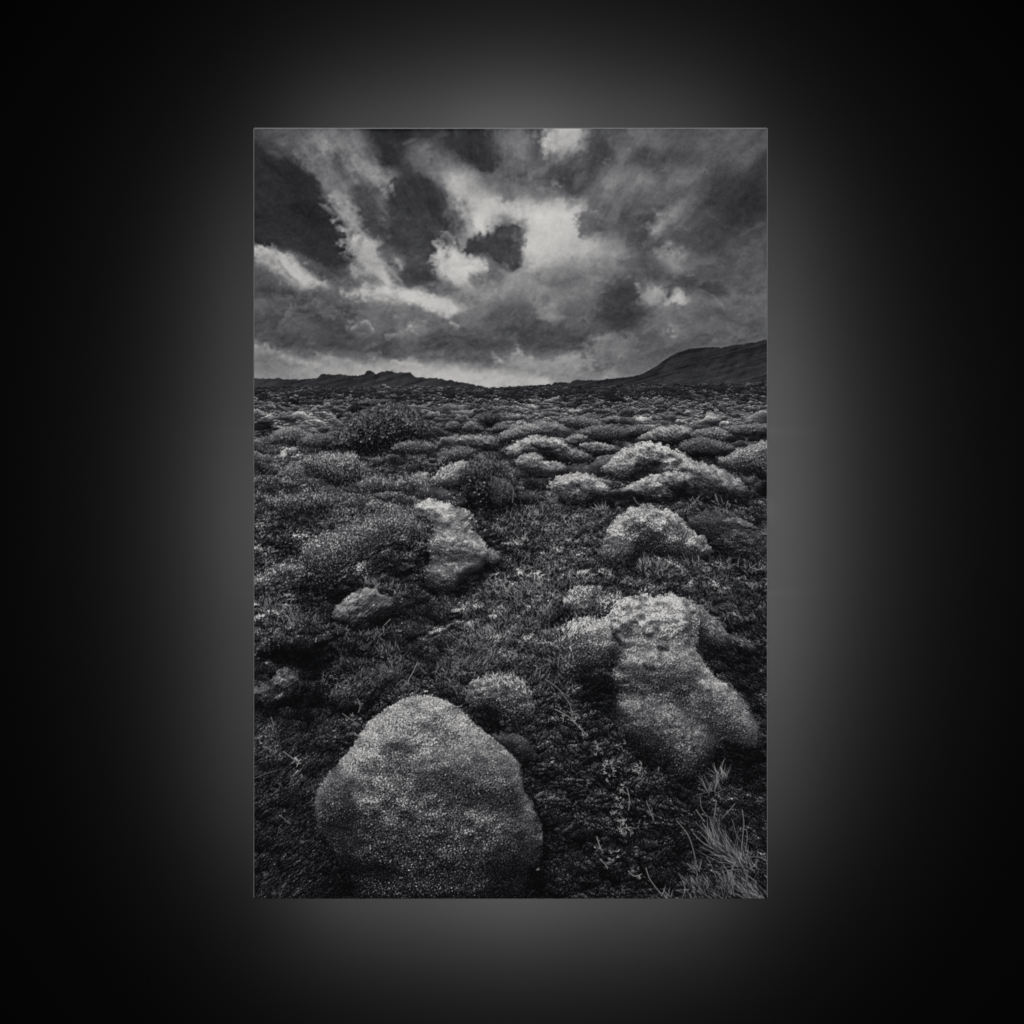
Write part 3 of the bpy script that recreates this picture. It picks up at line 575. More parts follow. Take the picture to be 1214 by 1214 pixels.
# middle: grass hollows and the long pale cushion
hollow(GL(480,850, 640,740, 800,760, 830,860, 780,960, 700,960, 560,920), .55, 8)
hollow(GL(190,990, 260,930, 400,930, 470,985, 420,1040, 300,1050, 220,1060), .3, 5)
mound(GL(745,588, 800,556, 870,565, 950,595, 1020,622, 1008,672, 1060,735, 1095,790, 1082,850, 1040,890, 985,900, 955,965, 880,978, 798,945, 825,865, 815,780, 850,705, 805,640, 762,620), 152, 52, tex='h', amp=.36, R=21, lump=1., lumpsize=1.2, seed=21, crest=14, shadow=.8)
mound(GL(1068,795, 1110,785, 1142,822, 1130,862, 1085,858), 120, 40, tex='h', seed=22)
mound(GL(828,725, 890,700, 985,720, 1060,785, 1075,830, 960,845, 870,810), 140, 66, tex='h', amp=.36, seed=23, shadow=.05, soft=8, lump=1.)
mound(GL(800,900, 850,860, 960,850, 1050,850, 1010,895, 960,950, 870,972), 112, 56, tex='h', amp=.4, seed=24, shadow=0, soft=10)
hollow(GL(950,905, 1010,880, 1090,870, 1100,930, 1040,950, 970,950), .45, 6)
mound(GL(360,1085, 430,1022, 490,975, 540,966, 600,992, 648,1020, 650,1075, 600,1125, 520,1160, 430,1140), 112, 34, tex='b', amp=.45, seed=25, R=19, lx=-.45, crest=10, lump=.9, soft=2, shadow=.35)
hollow(GL(520,1080, 640,1050, 645,1130, 540,1160), .45, 6)
# far right cushions
mound(GG(-40,260, 60,215, 150,195, 240,200, 308,248, 200,268, 60,285, -20,300), 112, 34, tex='a', seed=30, crest=12)
mound(GG(245,192, 290,172, 400,178, 450,210, 400,235, 320,225), 105, 36, tex='h', seed=31)
mound(GG(300,255, 400,215, 500,208, 560,245, 585,275, 480,285, 380,275), 92, 34, tex='m', seed=32)
mound(GG(550,255, 585,215, 640,214, 662,240, 625,268), 95, 26, tex='m', seed=33)
mound(GG(0,340, 50,282, 140,262, 225,270, 300,290, 345,325, 400,352, 385,385, 280,390, 215,365, 150,355, 60,380), 142, 32, tex='a', seed=34, R=16, crest=12, lump=.9)
hollow(GG(135,300, 190,305, 240,350, 200,370, 150,335), .3, 3)
mound(GG(265,278, 330,254, 382,270, 350,305, 300,305), 118, 36, tex='h', seed=35)
mound(GG(335,305, 400,290, 470,298, 515,325, 470,350, 400,345), 120, 34, tex='h', seed=36, crest=8)
mound(GG(40,385, 90,345, 150,345, 180,378, 250,385, 282,412, 262,440, 150,445, 80,425), 130, 40, tex='h', seed=37)
mound(GG(612,282, 660,240, 730,218, 830,215, 870,245, 810,300, 700,305), 125, 26, tex='a', seed=38, crest=20, R=12)
mound(GG(860,245, 930,224, 1000,228, 1060,262, 1000,290, 880,285), 112, 38, tex='h', seed=39)
mound(GG(800,310, 870,270, 960,275, 1070,320, 1010,355, 850,360), 86, 26, tex='m', seed=40)
mound(GG(1030,235, 1110,205, 1230,210, 1230,250, 1100,262), 98, 32, tex='h', seed=41)
hollow(GG(880,350, 1000,350, 960,395, 880,380), .45, 4)
mound(GG(435,415, 500,358, 560,308, 622,290, 705,290, 800,330, 882,378, 960,400, 1050,440, 1112,492, 1142,542, 1080,552, 1000,565, 900,535, 850,490, 760,500, 700,470, 600,475, 520,465), 148, 36, tex='a', amp=.40, seed=42, R=24, crest=14, lump=1.1)
mound(GG(450,420, 490,380, 560,365, 600,395, 590,450, 520,465), 132, 44, tex='h', seed=43, shadow=.5)
hollow(GG(600,400, 640,360, 720,370, 720,410, 640,430, 600,470), .35, 4)
mound(GG(800,400, 900,385, 1000,420, 1080,470, 1120,530, 1040,540, 940,500, 860,470), 140, 40, tex='a', amp=.4, seed=44, shadow=.3, soft=2.5)
mound(GG(505,520, 600,475, 680,440, 760,430, 850,438, 870,480, 830,540, 760,572, 680,572, 620,552), 138, 34, tex='h', amp=.42, seed=45, crest=12, lump=.9)
hollow(GG(740,480, 800,470, 850,490, 870,540, 1000,560, 1080,560, 1060,600, 900,585, 780,570), .3, 5)
mound(GG(978,385, 1060,330, 1130,305, 1230,293, 1230,470, 1150,440, 1050,430), 110, 26, tex='m', amp=.6, seed=46, crest=20, R=20)
mound(GG(-60,460, -10,470, 30,510, 45,560, 20,590, -60,600), 70, 24, tex='m', seed=47)
hollow(GG(-20,560, 60,545, 120,590, 40,610), .4, 5)
mound(GG(195,490, 260,442, 380,434, 432,470, 478,505, 445,560, 380,590, 270,575, 235,530), 140, 36, tex='h', amp=.38, seed=48, crest=14, R=17, lump=.9)
hollow(GG(360,520, 440,510, 460,560, 380,585), .35, 4)
hollow(GG(480,540, 560,520, 640,545, 640,590, 540,610, 480,600), .4, 5)
mound(GG(830,660, 900,620, 1000,600, 1080,640, 1165,690, 1235,705, 1235,900, 1000,840, 940,780, 880,720), 62, 26, tex='h', amp=.5, seed=49, crest=10, R=28, lump=.7)
mound(GG(1000,655, 1060,640, 1130,665, 1180,700, 1100,690), 105, 45, tex='a', seed=50, shadow=.3)
mound(GG(430,830, 470,700, 560,605, 640,584, 705,590, 785,622, 850,680, 925,742, 950,810, 860,840, 760,810, 640,810, 560,870), 134, 34, tex='m', amp=.5, seed=51, R=33, crest=12, lump=.9)
mound(GG(430,840, 460,760, 530,740, 590,770, 580,860, 500,890), 84, 28, tex='m', amp=.6, seed=52, shadow=.4, soft=2)
hollow(GG(610,720, 660,690, 680,760, 620,800), .72, 6)
hollow(GG(1030,960, 1130,920, 1230,940, 1230,1030, 1080,1020), .5, 6)
# the large pale cushion at right
hollow(GG(200,1140, 230,1050, 290,1000, 330,1060, 260,1140), .4, 5)
hollow(GG(880,1110, 960,1090, 1120,1160, 1240,1200, 1240,1290, 900,1300), .62, 9)
mound(GG(270,1010, 330,958, 430,966, 450,1010, 400,1080, 320,1110, 280,1070), 128, 46, tex='m', amp=.48, seed=60, lump=.8)
mound(GG(820,1040, 880,1035, 960,1100, 1040,1190, 1050,1250, 960,1260, 900,1200), 112, 34, tex='m', amp=.46, seed=61, crest=10, shadow=.3)
mound(GG(1080,1260, 1010,1200, 1060,1180, 1140,1220, 1160,1270), 60, 24, tex='a', seed=62)
mound(GG(425,1010, 520,1000, 580,1080, 520,1140, 440,1120, 410,1080), 96, 40, tex='m', amp=.5, seed=68, shadow=.2, soft=4)
mound(GG(520,1030, 570,1008, 630,1000, 700,1003, 790,1003, 850,1035, 890,1110, 888,1220)+BR(890,60, 960,150, 1060,230, 1125,320, 1172,420, 1165,492, 1080,478, 1020,465, 965,480, 945,540, 905,610, 830,630, 760,570, 700,530, 590,500, 530,440, 550,380, 520,300, 508,215, 496,160, 505,100, 500,40, 460,-20, 420,-60, 430,-100, 480,-120), 152, 36, tex='m', amp=.44, seed=83, R=52, lump=1., lumpsize=.6, crest=8, fade=.22, shadow=.35, soft=1.4, under=.25, lowsoft=6)
mound(GG(205,1225, 235,1165, 300,1120, 390,1105, 460,1125, 505,1190, 515,1250)+BR(508,60, 480,105, 420,110, 370,150, 310,180, 258,160, 235,100, 232,30), 138, 46, tex='m', amp=.46, seed=64, R=34, lump=.7, fade=.2, under=.35, soft=1.5, shadow=.5)
mound(BR(510,330, 600,260, 760,300, 880,380, 960,470, 930,550, 880,600, 790,600, 700,480, 590,440), 100, 40, tex='m', amp=.46, seed=65, R=24, shadow=0, soft=14, lump=.7, under=.3)
mound(BR(880,160, 980,190, 1080,270, 1150,390, 1150,470, 1060,440, 960,360, 880,270), 116, 54, tex='m', amp=.46, seed=66, R=22, shadow=0, soft=11, lump=.7, lx=.1, under=.2)
mound(BR(560,90, 700,30, 860,50, 900,150, 800,200, 640,180), 132, 66, tex='f', amp=.42, seed=67, shadow=.1, soft=9, lump=.8)
hollow(BR(490,-30, 520,-10, 530,50, 500,80, 480,30), .6, 4)
hollow(BR(690,10, 730,15, 740,35, 700,38), .35, 2)
hollow(BR(630,105, 680,110, 690,130, 640,128), .35, 2)
hollow(BR(350,190, 440,140, 490,170, 500,250, 510,340, 420,350, 370,270), .5, 9)
hollow(BR(960,500, 1020,470, 1190,500, 1190,620, 1060,640, 940,600), .45, 8)
hollow(BR(560,400, 640,440, 720,520, 640,540, 560,470), .6, 5)
# left foreground
hollow(BL(30,10, 200,-10, 360,0, 370,90, 330,140, 230,150, 200,110, 90,110), .22, 7)
mound(BL(-20,290, -10,230, 60,180, 110,150, 140,124, 200,150, 232,220, 190,290, 100,320), 78, 20, tex='b', amp=.55, seed=70, R=20, lump=1.)
hollow(BL(180,240, 260,200, 330,240, 280,350, 200,350), .45, 8)
mound(BL(400,330, 360,250, 420,180, 540,120, 650,130, 680,190, 600,260, 500,330), 56, 22, tex='b', amp=.55, seed=71, R=22, lump=1.1)
mound(BL(985,260, 1005,195, 1075,160, 1160,152, 1240,170, 1290,240, 1300,330, 1250,380, 1180,400, 1110,330, 1030,320), 104, 36, tex='m', amp=.5, seed=72, R=26, lump=.9, under=.3, soft=1.5, shadow=.45)
hollow(BL(1020,320, 1080,295, 1150,350, 1150,440, 1080,430, 1030,370), .3, 4)
mound(BL(1100,440, 1150,430, 1240,440, 1300,500, 1310,560, 1230,580, 1180,520), 62, 22, tex='m', amp=.5, seed=73, crest=12)
hollow(BR(60,600, 120,680, 190,840, 190,1100, 160,1190, 120,1060, 150,900, 80,720), .5, 5)
# the large near cushion
mound(BL(285,770, 298,700, 335,635, 400,560, 478,462, 545,368, 630,302, 720,260, 785,245, 865,262, 940,300, 1000,352, 1060,408, 1120,452, 1190,512, 1234,568)+BR(75,670, 125,765, 158,850, 166,930, 145,1010, 105,1080)+BL(1235,1240, 1180,1340, 800,1360, 540,1340, 480,1160, 430,1040, 370,950, 305,860), 130, 30, tex='m', amp=.60, seed=74, R=95, lump=.7, lumpsize=.42, crest=4, fade=.25, shadow=.35, warp=.6, under=.2, soft=1.2, lowsoft=9)
mound(BL(300,760, 330,665, 400,610, 470,640, 480,760, 430,850, 360,870, 310,830), 84, 36, tex='m', amp=.5, seed=75, R=24, shadow=0, soft=14, lump=.6)
mound(BL(740,600, 860,500, 1020,470, 1170,540, 1250,680, 1220,800, 1060,760, 880,700), 104, 44, tex='m', amp=.5, seed=76, R=40, shadow=0, soft=16, lump=.6)
hollow(BL(640,470, 700,470, 730,510, 700,545, 640,520), .55, 6)
hollow(BL(740,385, 800,380, 850,420, 800,420), .6, 6)
hollow(BL(410,970, 480,1000, 520,1060, 480,1150, 420,1100), .5, 9)
hollow(BL(1060,1060, 1180,1030, 1300,1040, 1300,1220, 1060,1220), .6, 14)
hollow(BL(560,1040, 700,1060, 680,1110, 560,1090), .5, 7)
hollow(BL(260,1080, 400,1040, 450,1200, 450,1250, 260,1250), .75, 12)
hollow(BL(700,1170, 900,1150, 1060,1180, 1060,1250, 700,1250), .7, 12)

IMG = (IMG*np.exp(.075*rel*smooth(560, 640, YY)*smooth(840, 740, YY)*(1-.85*MM))).astype(np.float32)
lobes(GG(500,1010, 700,1003, 860,1040, 890,1220)+BR(890,60, 1060,230, 1172,420, 1080,478, 945,540, 830,630, 700,530, 530,440, 550,380, 508,215, 500,40), 130, 4, 10, .30, seed=1)
lobes(BR(500,200, 700,300, 900,420, 960,480, 900,620, 800,640, 600,520, 480,420), 34, 7, 15, .36, seed=2)
lobes(GG(200,1210, 240,1165, 400,1108, 500,1150)+BR(500,60, 420,95, 300,175, 235,100), 16, 7, 13, .5, seed=3)
lobes(GG(270,1010, 330,958, 430,966, 430,1060, 320,1110), 9, 5, 9, .45, seed=4)
lobes(BL(985,250, 1080,160, 1240,170, 1300,330, 1180,400, 1030,300), 22, 4, 9, .5, seed=5)
lobes(GG(440,740, 560,605, 705,590, 850,680, 940,800, 640,800, 470,830), 46, 4, 9, .42, seed=6)
lobes(GL(745,588, 870,565, 1008,630, 1095,790, 985,900, 880,970, 800,940, 850,705), 44, 3.5, 8, .42, .65, seed=7)
lobes(GG(440,415, 620,290, 880,378, 1110,500, 900,540, 620,550, 520,510), 60, 3.5, 7.5, .40, .6, seed=8)
lobes(GG(200,480, 380,434, 478,505, 380,590, 235,530), 22, 3, 6.5, .4, .6, seed=9)
lobes(GG(0,330, 140,262, 300,290, 400,352, 280,390, 60,400), 34, 2.5, 6, .4, .6, seed=10)
lobes(GL(360,1085, 490,975, 600,992, 650,1075, 520,1160, 430,1140), 16, 4, 8, .4, .7, seed=11)
lobes(BL(290,800, 300,655, 540,400, 780,260, 1000,360, 1214,560)+BR(135,800, 165,930)+BL(1100,1180, 480,1180, 420,1000), 240, 4, 10, .26, seed=12)
lobes(BL(10,230, 140,130, 230,220, 190,290, 60,310), 16, 4, 8, .5, seed=13)
lobes(BL(330,400, 500,180, 700,140, 640,260, 420,520, 250,700, 60,900, 60,500), 70, 4, 10, .38, seed=14)
lobes(BR(0,330, 260,250, 500,520, 840,700, 820,1180, 180,1180, 160,760), 120, 6, 16, .42, seed=15)
SM = filt(IMG, 3.5)                        # local tone, for the blades to follow
UP = (1.0, 2.1)
# leaves of the heather and short grass
scatter(GL(0,300, 400,320, 800,330, 960,400, 820,560, 820,760, 560,930, 420,930, 200,1214, 0,1214), 12500, 118, 2.3, (.4, 2.7), .55)
scatter(GL(410,330, 440,190, 600,110, 780,150, 850,270, 620,330), 1300, 90, 2.0, (.4, 2.7), .5)
scatter(GL(980,420, 1080,340, 1210,470, 1214,620, 1000,600), 700, 88, 3.4, (.9, 2.6), .5)
scatter(GL(1050,600, 1214,560, 1500,620, 1500,900, 1700,1000, 1500,1214, 1300,1300, 900,1300, 1000,980, 1200,900), 5200, 92, 4.0, (.3, 2.8), .45)
scatter(GG(0,450, 180,460, 500,620, 420,820, 300,900, 0,800), 2600, 88, 3.6, (.3, 2.8), .5)
scatter(GG(400,850, 700,820, 1214,820, 1214,1060, 900,1020, 500,980), 3600, 88, 3.8, (.3, 2.8), .5)
scatter(GG(900,1000, 1214,1000, 1214,1300, 1050,1250), 900, 72, 4.0, (2.0, 2.9), .5)
scatter(GL(1000,980, 1214,900, 1500,900, 1500,1214, 1480,1500, 1100,1420, 900,1300), 3600, 92, 4.6, (.5, 2.7), .5)
scatter(BL(0,330, 300,320, 700,120, 900,100, 600,300, 420,520, 280,700, 250,1200, 0,1200), 4200, 50, 4.0, (.5, 1.2), .5, bend=.4)
scatter(BL(350,0, 760,0, 1214,0, 1300,200, 900,260, 760,230, 500,300, 330,330), 3200, 66, 3.6, (.3, 2.8), .5)
scatter(BR(0,180, 500,360, 860,660, 860,1190, 180,1190, 60,640), 1400, 40, 2.0, (.3, 2.8), .5)
scatter(BR(890,60, 1214,60, 1214,1190, 1180,1190, 1180,480), 2200, 46, 4.6, (2.3, 2.8), .5, bend=.2)
scatter(GG(440,1000, 540,1000, 560,1120, 440,1140), 420, 112, 2.6, (.6, 2.6), .5)
scatter(GG(860,1030, 900,1060, 920,1230, 860,1230), 160, 80, 3., (1.6, 2.8), .5)
scatter(BL(250,600, 420,500, 330,900, 480,1080, 420,1150, 230,900), 700, 62, 3., (.5, 1.6), .5)
scatter(GL(720,600, 800,620, 850,720, 830,860, 800,980, 740,960, 700,800), 520, 100, 2.5, (.5, 2.6), .5)
scatter(GL(340,1090, 440,1150, 620,1140, 660,1090, 660,1170, 430,1200, 330,1150), 420, 84, 3.2, (.8, 2.4), .5)
scatter(GL(800,960, 960,980, 1090,900, 1140,850, 1160,900, 1000,1020, 800,1030), 420, 74, 3.2, (.8, 2.4), .5)
scatter(GG(430,820, 640,800, 860,830, 960,800, 960,860, 640,870, 430,890), 420, 92, 3.4, (.8, 2.4), .5)
IMG = (IMG*np.exp(.075*rel*smooth(600, 660, YY)*smooth(820, 720, YY)*(1-.85*MM))).astype(np.float32)
# hard little lichen twigs
def twig(x, y, n, r, val, ang=2.2, sp=1.1):
    cx, cy = x, y
    for _ in range(int(n*1.7)):
        tx, ty = cx+rng.normal(0, r*1.2), cy+rng.normal(0, r*1.2)
        m = rng.integers(2, 5); a = ang+rng.normal(0, sp)
        strokes(np.full(m, tx), np.full(m, ty), a+rng.normal(0, .9, m), rng.uniform(2, 5.5, m), val*rng.uniform(.6, 1.6)*rng.uniform(.85, 1.15, m), rng.uniform(-.8, .8, m))
for (px, py, n, r, v) in ((430,510,7,3,105), (480,595,10,4,125), (530,490,4,2.5,110), (600,590,12,4,135), (620,650,5,3,110), (545,700,6,3.5,120), (500,785,8,3,120), (540,850,10,4,125), (565,895,5,3,100), (665,800,5,3,100), (640,860,3,3,80), (430,955,5,2.5,120), (490,1010,8,4,115), (610,975,3,2,95), (600,1082,5,3,125), (380,655,3,2,90), (700,610,3,3,80), (260,330,5,4,100), (320,370,6,4,120), (370,435,3,2,130), (375,335,2,1.5,110), (540,1150,2,2,80), (140,1060,1,1,110), (360,800,4,5,60), (180,790,4,6,70), (560,540,4,4,90)):
    x, y = BR(px, py)[0]; twig(x, y, n, r, v)
for (px, py, n, r, v) in ((60,470,8,4,100), (110,530,8,5,95), (200,550,5,3,125), (90,400,5,4,105), (500,290,4,3,90), (470,370,5,3,95), (650,90,8,5,95), (560,60,8,6,80), (140,820,4,3,95), (120,670,4,3,70), (60,1080,3,2,85), (240,920,3,3,70), (950,120,6,6,100), (1100,60,8,7,110)):
    x, y = BL(px, py)[0]; twig(x, y, n, r, v)
# single stems, traced
def stem(pts, val, wd=1.):
    P = spline(pts, 10, False); seg = np.diff(P, axis=0); L = np.hypot(seg[:, 0], seg[:, 1])
    strokes(P[:-1, 0], P[:-1, 1], np.arctan2(-seg[:, 1], seg[:, 0]), L+.3, val*1.15, 0., wid=.75*wd, alpha=.95)
for pts, v in ((BR(790,832, 835,885, 860,940, 878,1010, 890,1060), 110), (BR(648,1050, 665,1100, 700,1150, 740,1195), 120), (BR(1062,752, 1040,780, 1000,822), 100),
    (BR(1095,780, 1102,850, 1092,960), 105), (BR(880,780, 900,810, 922,838), 110), (BR(868,890, 920,940, 1000,980, 1090,1010), 110), (BR(900,720, 905,770, 930,810), 85),
    (BR(975,740, 965,830, 975,900, 990,950), 105), (BR(1000,870, 1050,940, 1080,1000), 95), (BR(1115,870, 1118,920, 1105,1000), 90), (BR(1090,1010, 1160,1000, 1214,1020), 95),
    (BR(1000,990, 1080,1080, 1150,1160, 1180,1195), 110), (BR(1080,1060, 1150,1110, 1214,1180), 115), (BR(1050,830, 1070,900, 1110,960), 80), (BR(930,1000, 960,1060, 990,1150), 90),
    (BR(180,175, 230,210, 265,245), 105), (BR(265,250, 295,290, 305,330, 340,360), 95), (BR(225,315, 290,350, 340,400, 380,440), 125), (BR(560,680, 572,730, 568,785), 110),
    (BR(650,740, 665,780, 685,830), 100), (BR(420,905, 430,940, 440,965), 125), (BR(435,1010, 460,1035, 470,1055), 120), (BR(565,1065, 595,1090, 630,1080), 120),
    (BL(765,95, 745,140, 725,175, 718,215), 120), (BL(665,205, 695,180, 715,190), 90), (BL(415,335, 450,360, 500,390), 100), (BL(485,265, 498,300, 490,330), 95), (BL(85,350, 95,400, 70,440, 40,430), 95),
    (BL(140,510, 180,540, 215,560), 120), (BL(1120,60, 1095,90, 1085,130), 110), (BL(0,640, 60,615, 110,600), 75), (BL(130,655, 120,685, 85,715), 70),
    (GG(968,530, 978,555, 985,585), 110), (GG(1030,560, 1022,590, 1030,620), 90), (GG(590,545, 605,570, 620,580), 80), (GG(300,880, 325,900, 345,915), 100), (GG(0,480, 30,510, 45,545), 70),
    (GL(1170,470, 1205,500, 1205,570), 85), (GL(640,1110, 610,1140), 100), (GL(905,1170, 930,1190, 960,1214), 90), (GL(380,360, 410,375, 430,385), 110)):
    stem(pts, v)
# tufts of grass
for (px, py, n, ln, v, a, sp, sx) in ((1000,640,46,17,100,1.9,.65,4), (960,690,30,18,85,1.8,.5,5), (990,950,60,34,95,1.85,.22,5), (1060,1010,70,32,90,2.25,.35,7), (1100,1050,60,22,95,2.2,.7,6), (1060,1150,80,26,85,2.1,.35,11), (1150,1190,50,24,95,2.3,.3,8), (880,1060,30,14,95,2.0,.5,4), (880,1150,60,16,90,2.1,.5,7), (740,1195,26,12,100,2.2,.8,5), (860,1195,30,12,90,1.9,.6,6), (1000,1190,50,18,80,2.0,.5,9)):
    x, y = BR(px, py)[0]; tuft(x, y, n, ln, v*1.08, a, sp, sx)
for (px, py, n, ln, v, a, sp, sx) in ((650,870,50,11,115,1.6,.4,4), (720,880,36,12,108,1.3,.35,3), (690,900,30,7,120,1.6,.9,8), (445,610,44,9,105,1.5,.8,4), (300,700,50,8,105,1.6,.9,6), (170,625,50,7,100,1.6,.9,7), (1000,600,40,8,95,1.9,.7,8), (880,580,30,8,90,1.5,.7,6), (340,930,60,9,110,1.6,.6,8), (130,950,60,9,105,1.9,.6,8), (420,990,40,7,105,1.6,.8,6), (180,1080,70,10,105,1.7,.6,8), (1020,860,40,8,110,1.8,.8,7), (1190,880,40,8,110,1.8,.8,6), (1110,880,40,8,100,1.8,.8,6), (870,860,40,8,95,1.6,.8,7), (1000,940,40,8,80,1.6,.8,8), (240,1190,50,10,85,1.6,.7,8), (60,870,30,7,80,1.6,.9,8), (60,1010,40,9,95,1.6,.7,8), (40,640,30,7,90,1.6,.8,8)):
    x, y = GG(px, py)[0]; tuft(x, y, n, ln, v, a, sp, sx)
for (px, py, n, ln, v, a, sp, sx) in ((550,950,24,9,95,1.7,.5,4), (640,960,22,9,95,1.6,.7,4), (690,980,24,8,85,1.0,.5,4), (1030,1170,60,12,110,1.7,.4,6), (1100,1180,60,10,105,1.6,.6,7), (1010,1030,20,7,105,1.3,.6,3), (1180,1000,50,9,100,2.2,.5,7), (1110,950,24,7,105,2.2,.5,4), (80,1060,50,9,90,1.8,.5,8), (200,1120,60,9,95,1.7,.5,8), (300,1130,40,8,90,1.4,.5,6), (560,1190,40,9,95,1.4,.7,6), (1120,370,40,9,80,1.7,.8,7), (1050,430,40,9,78,2.1,.6,7)):
    x, y = GL(px, py)[0]; tuft(x, y, n, ln, v, a, sp, sx)
for (px, py, n, ln, v, a, sp, sx) in ((720,215,20,8,90,1.9,.9,4), (740,230,20,6,85,1.6,1.2,6), (90,440,30,10,85,1.9,.6,4), (60,540,24,7,85,1.7,1.,5), (640,130,50,9,85,1.9,.7,6), (620,40,40,9,90,1.8,.8,6), (900,150,40,9,90,1.6,1.,9), (1080,110,46,11,105,1.1,.6,8), (1000,130,40,9,95,1.6,.8,8), (980,20,50,9,95,1.7,.8,9)):
    x, y = BL(px, py)[0]; tuft(x, y, n, ln, v, a, sp, sx)

# print finish: paper black, gentle sharpening
IMG = IMG+.15*(IMG-filt(IMG, 1.2))*smooth(455, 470, YY)*smooth(130, 90, IMG)
IMG = np.clip(IMG+(G_FINE*1.0), 11, 215)
def to_colour(v):
    """grey tone to a split-toned print: cool shadows, faintly warm lights"""
    t = v/255.; w = smooth(.30, .75, t)
    r = t*(1+.008*w)-.003*(1-w); g = t*1.0-.002*(1-w); b = t*(1-.010*w)+.008*(1-w)*np.clip(t*6, 0, 1)
    return np.clip(np.stack([r, g, b], -1), 0, 1)
# ---------------------------------------------------------------- the print
def sRGB_lin(c): return np.where(c <= .04045, c/12.92, ((c+.055)/1.055)**2.4)
PX0, PX1, PY0, PY1 = 300.2, 910.4, 151.2, 1065.6        # outline of the canvas, mm
canvas = bpy.data.objects.new('canvas_print', None); C.objects.link(canvas); canvas.location = W(607, PY1, .012)
canvas['label'] = 'tall black and white print of mossy mounds under stormy clouds, haloed on a black wall'
canvas['category'] = 'canvas print'
bpy.context.view_layer.update()
def part(name, me, m, parent=canvas):
    o = link(name, me, m); o.parent = parent; o.matrix_parent_inverse = canvas.matrix_world.inverted(); return o
# wrapped sides with a rolled front edge
def ring(inset, y, r=2.2, n=5):
    x0, x1 = (PX0+inset-607)/1000, (PX1-inset-607)/1000; z0, z1 = (607-PY1+inset)/1000, (607-PY0-inset)/1000; r = max(r-inset, .3)/1000
    out = []
    for cx, cz, a0 in ((x1-r, z1-r, 0), (x0+r, z1-r, 90), (x0+r, z0+r, 180), (x1-r, z0+r, 270)):
        for k in range(n+1):
            a = math.radians(a0+90*k/n); out.append((cx+r*math.cos(a), y, cz+r*math.sin(a)))
    return out
bm = bmesh.new(); prev = None
for ins, y in ((0, .0200), (0, .0016), (.10, .0010), (.35, .0005), (.75, .0002), (1.25, .0001), (1.9, .0004)):
    cur = [bm.verts.new(p) for p in ring(ins, y)]
    if prev:
        for i in range(len(cur)): bm.faces.new((prev[i], prev[(i+1) % len(cur)], cur[(i+1) % len(cur)], cur[i])).smooth = True
    prev = cur
bmesh.ops.recalc_face_normals(bm, faces=bm.faces)
part('canvas_edge', mesh('canvas_edge', bm), M_EDGE)
# the picture itself: printed ink on a sheet with a fine weave
t0 = time.time()
xs = (XX[0]-607)/1000; zs = (607-YY[:, 0])/1000
xs = xs+(np.linspace(-1, 1, NW)*.5/SC/1000); zs = zs-(np.linspace(-1, 1, NH)*.5/SC/1000)
co_ = np.zeros((NH, NW, 3), np.float32); co_[..., 0] = xs[None, :]; co_[..., 2] = zs[:, None]
ix = np.arange(NW*NH).reshape(NH, NW)
q = np.stack([ix[1:, :-1], ix[1:, 1:], ix[:-1, 1:], ix[:-1, :-1]], -1).reshape(-1, 4)
me = bpy.data.meshes.new('printed_picture')
me.vertices.add(NW*NH); me.vertices.foreach_set('co', co_.ravel())
me.loops.add(q.size); me.loops.foreach_set('vertex_index', q.ravel().astype(np.int32))
me.polygons.add(len(q)); me.polygons.foreach_set('loop_start', np.arange(0, q.size, 4, dtype=np.int32))
me.update(calc_edges=True)
ALB = .75
ink = np.clip(sRGB_lin(to_colour(IMG))/ALB, .0005, .85).astype(np.float32)
at = me.color_attributes.new('ink', 'FLOAT_COLOR', 'POINT')
at.data.foreach_set('color', np.concatenate([ink, np.ones((NH, NW, 1), np.float32)], -1).ravel())
mp = bpy.data.materials.new('printed_ink'); mp.use_nodes = True; nt = mp.node_tree; b = nt.nodes['Principled BSDF']
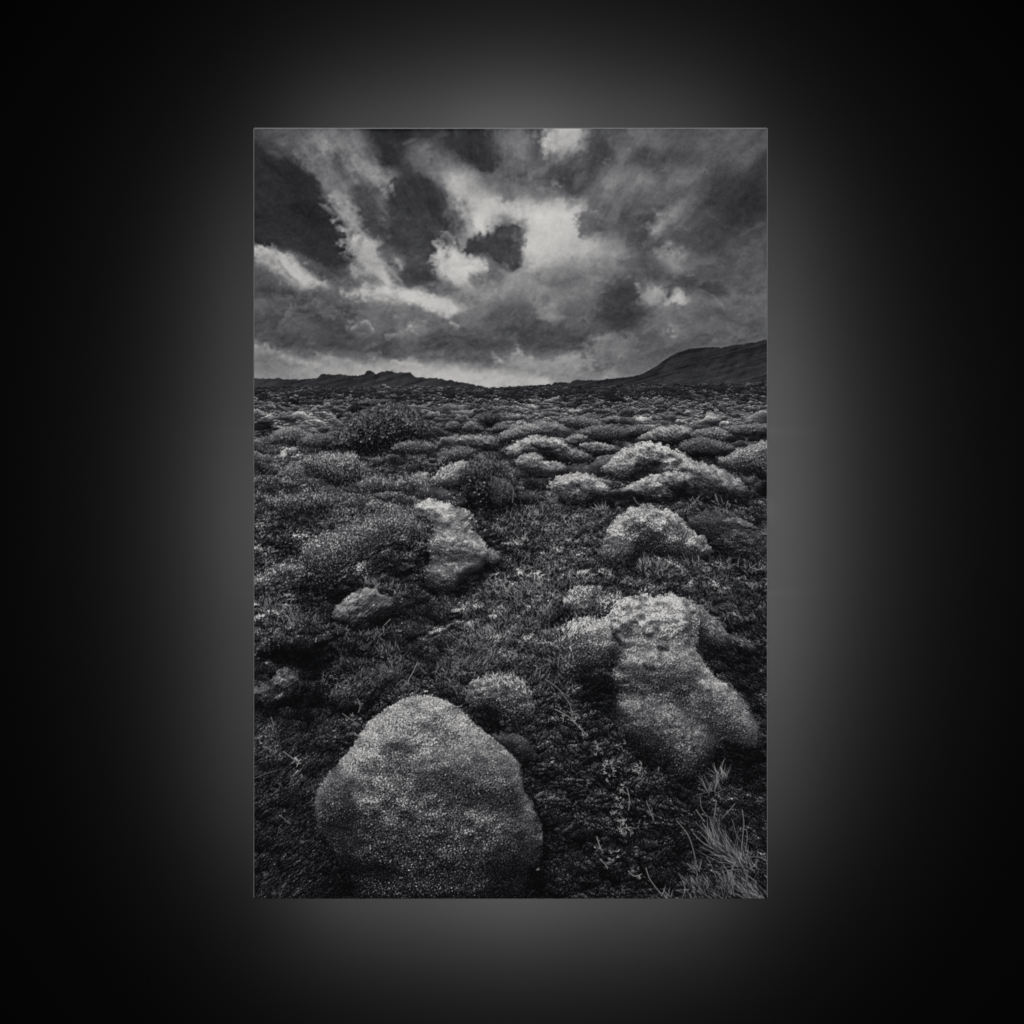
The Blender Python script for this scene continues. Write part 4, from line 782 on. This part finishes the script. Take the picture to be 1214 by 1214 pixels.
a = nt.nodes.new('ShaderNodeAttribute'); a.attribute_name = 'ink'
tc = nt.nodes.new('ShaderNodeTexCoord'); wv = nt.nodes.new('ShaderNodeTexNoise'); wv.inputs['Scale'].default_value = 900; nt.links.new(tc.outputs['Object'], wv.inputs['Vector'])
bp = nt.nodes.new('ShaderNodeBump'); bp.inputs['Strength'].default_value = .05; bp.inputs['Distance'].default_value = .0002
nt.links.new(wv.outputs['Fac'], bp.inputs['Height']); nt.links.new(bp.outputs['Normal'], b.inputs['Normal'])
nt.links.new(a.outputs['Color'], b.inputs['Base Color']); b.inputs['Roughness'].default_value = .6; b.inputs['Specular IOR Level'].default_value = 0.
part('printed_picture', me, mp)
# behind it: stretcher bars, the channels that carry the light strips, and the block it hangs from
bm = bmesh.new()
x0, x1, z0, z1 = (PX0-607)/1000, (PX1-607)/1000, (607-PY1)/1000, (607-PY0)/1000; k = .04; e = .0012
box(bm, x0+e, x0+k, .003, .0185, z0+e, z1-e); box(bm, x1-k, x1-e, .003, .0185, z0+e, z1-e)
box(bm, x0+k, x1-k, .003, .0185, z0+e, z0+k); box(bm, x0+k, x1-k, .003, .0185, z1-k, z1-e)
part('stretcher_frame', mesh('stretcher_frame', bm), M_WOOD)
bm = bmesh.new(); box(bm, x0+k, x1-k, .0040, .0060, z0+k, z1-k); part('backing_board', mesh('backing_board', bm), M_WOOD)
for cx, cz, ln, hor in ((0, -.4585+.004, .52, 1), (0, .4555-.004, .52, 1), (-.306+.004, 0, .82, 0), (.3025-.004, 0, .82, 0)):
    bm = bmesh.new(); hx, hz = (ln/2, .005) if hor else (.005, ln/2)
    box(bm, cx-hx, cx+hx, .0187, .0215, cz-hz, cz+hz); part('light_channel', mesh('light_channel', bm), M_METAL)
for o in STRIP_OBJ: o.parent = canvas; o.matrix_parent_inverse = canvas.matrix_world.inverted()
bm = bmesh.new(); box(bm, -.12, .12, .0062, WALL_Y-.0005, -.10, .16); part('hanging_block', mesh('hanging_block', bm), M_METAL)
print('picture mesh', round(time.time()-t0, 1), 's')
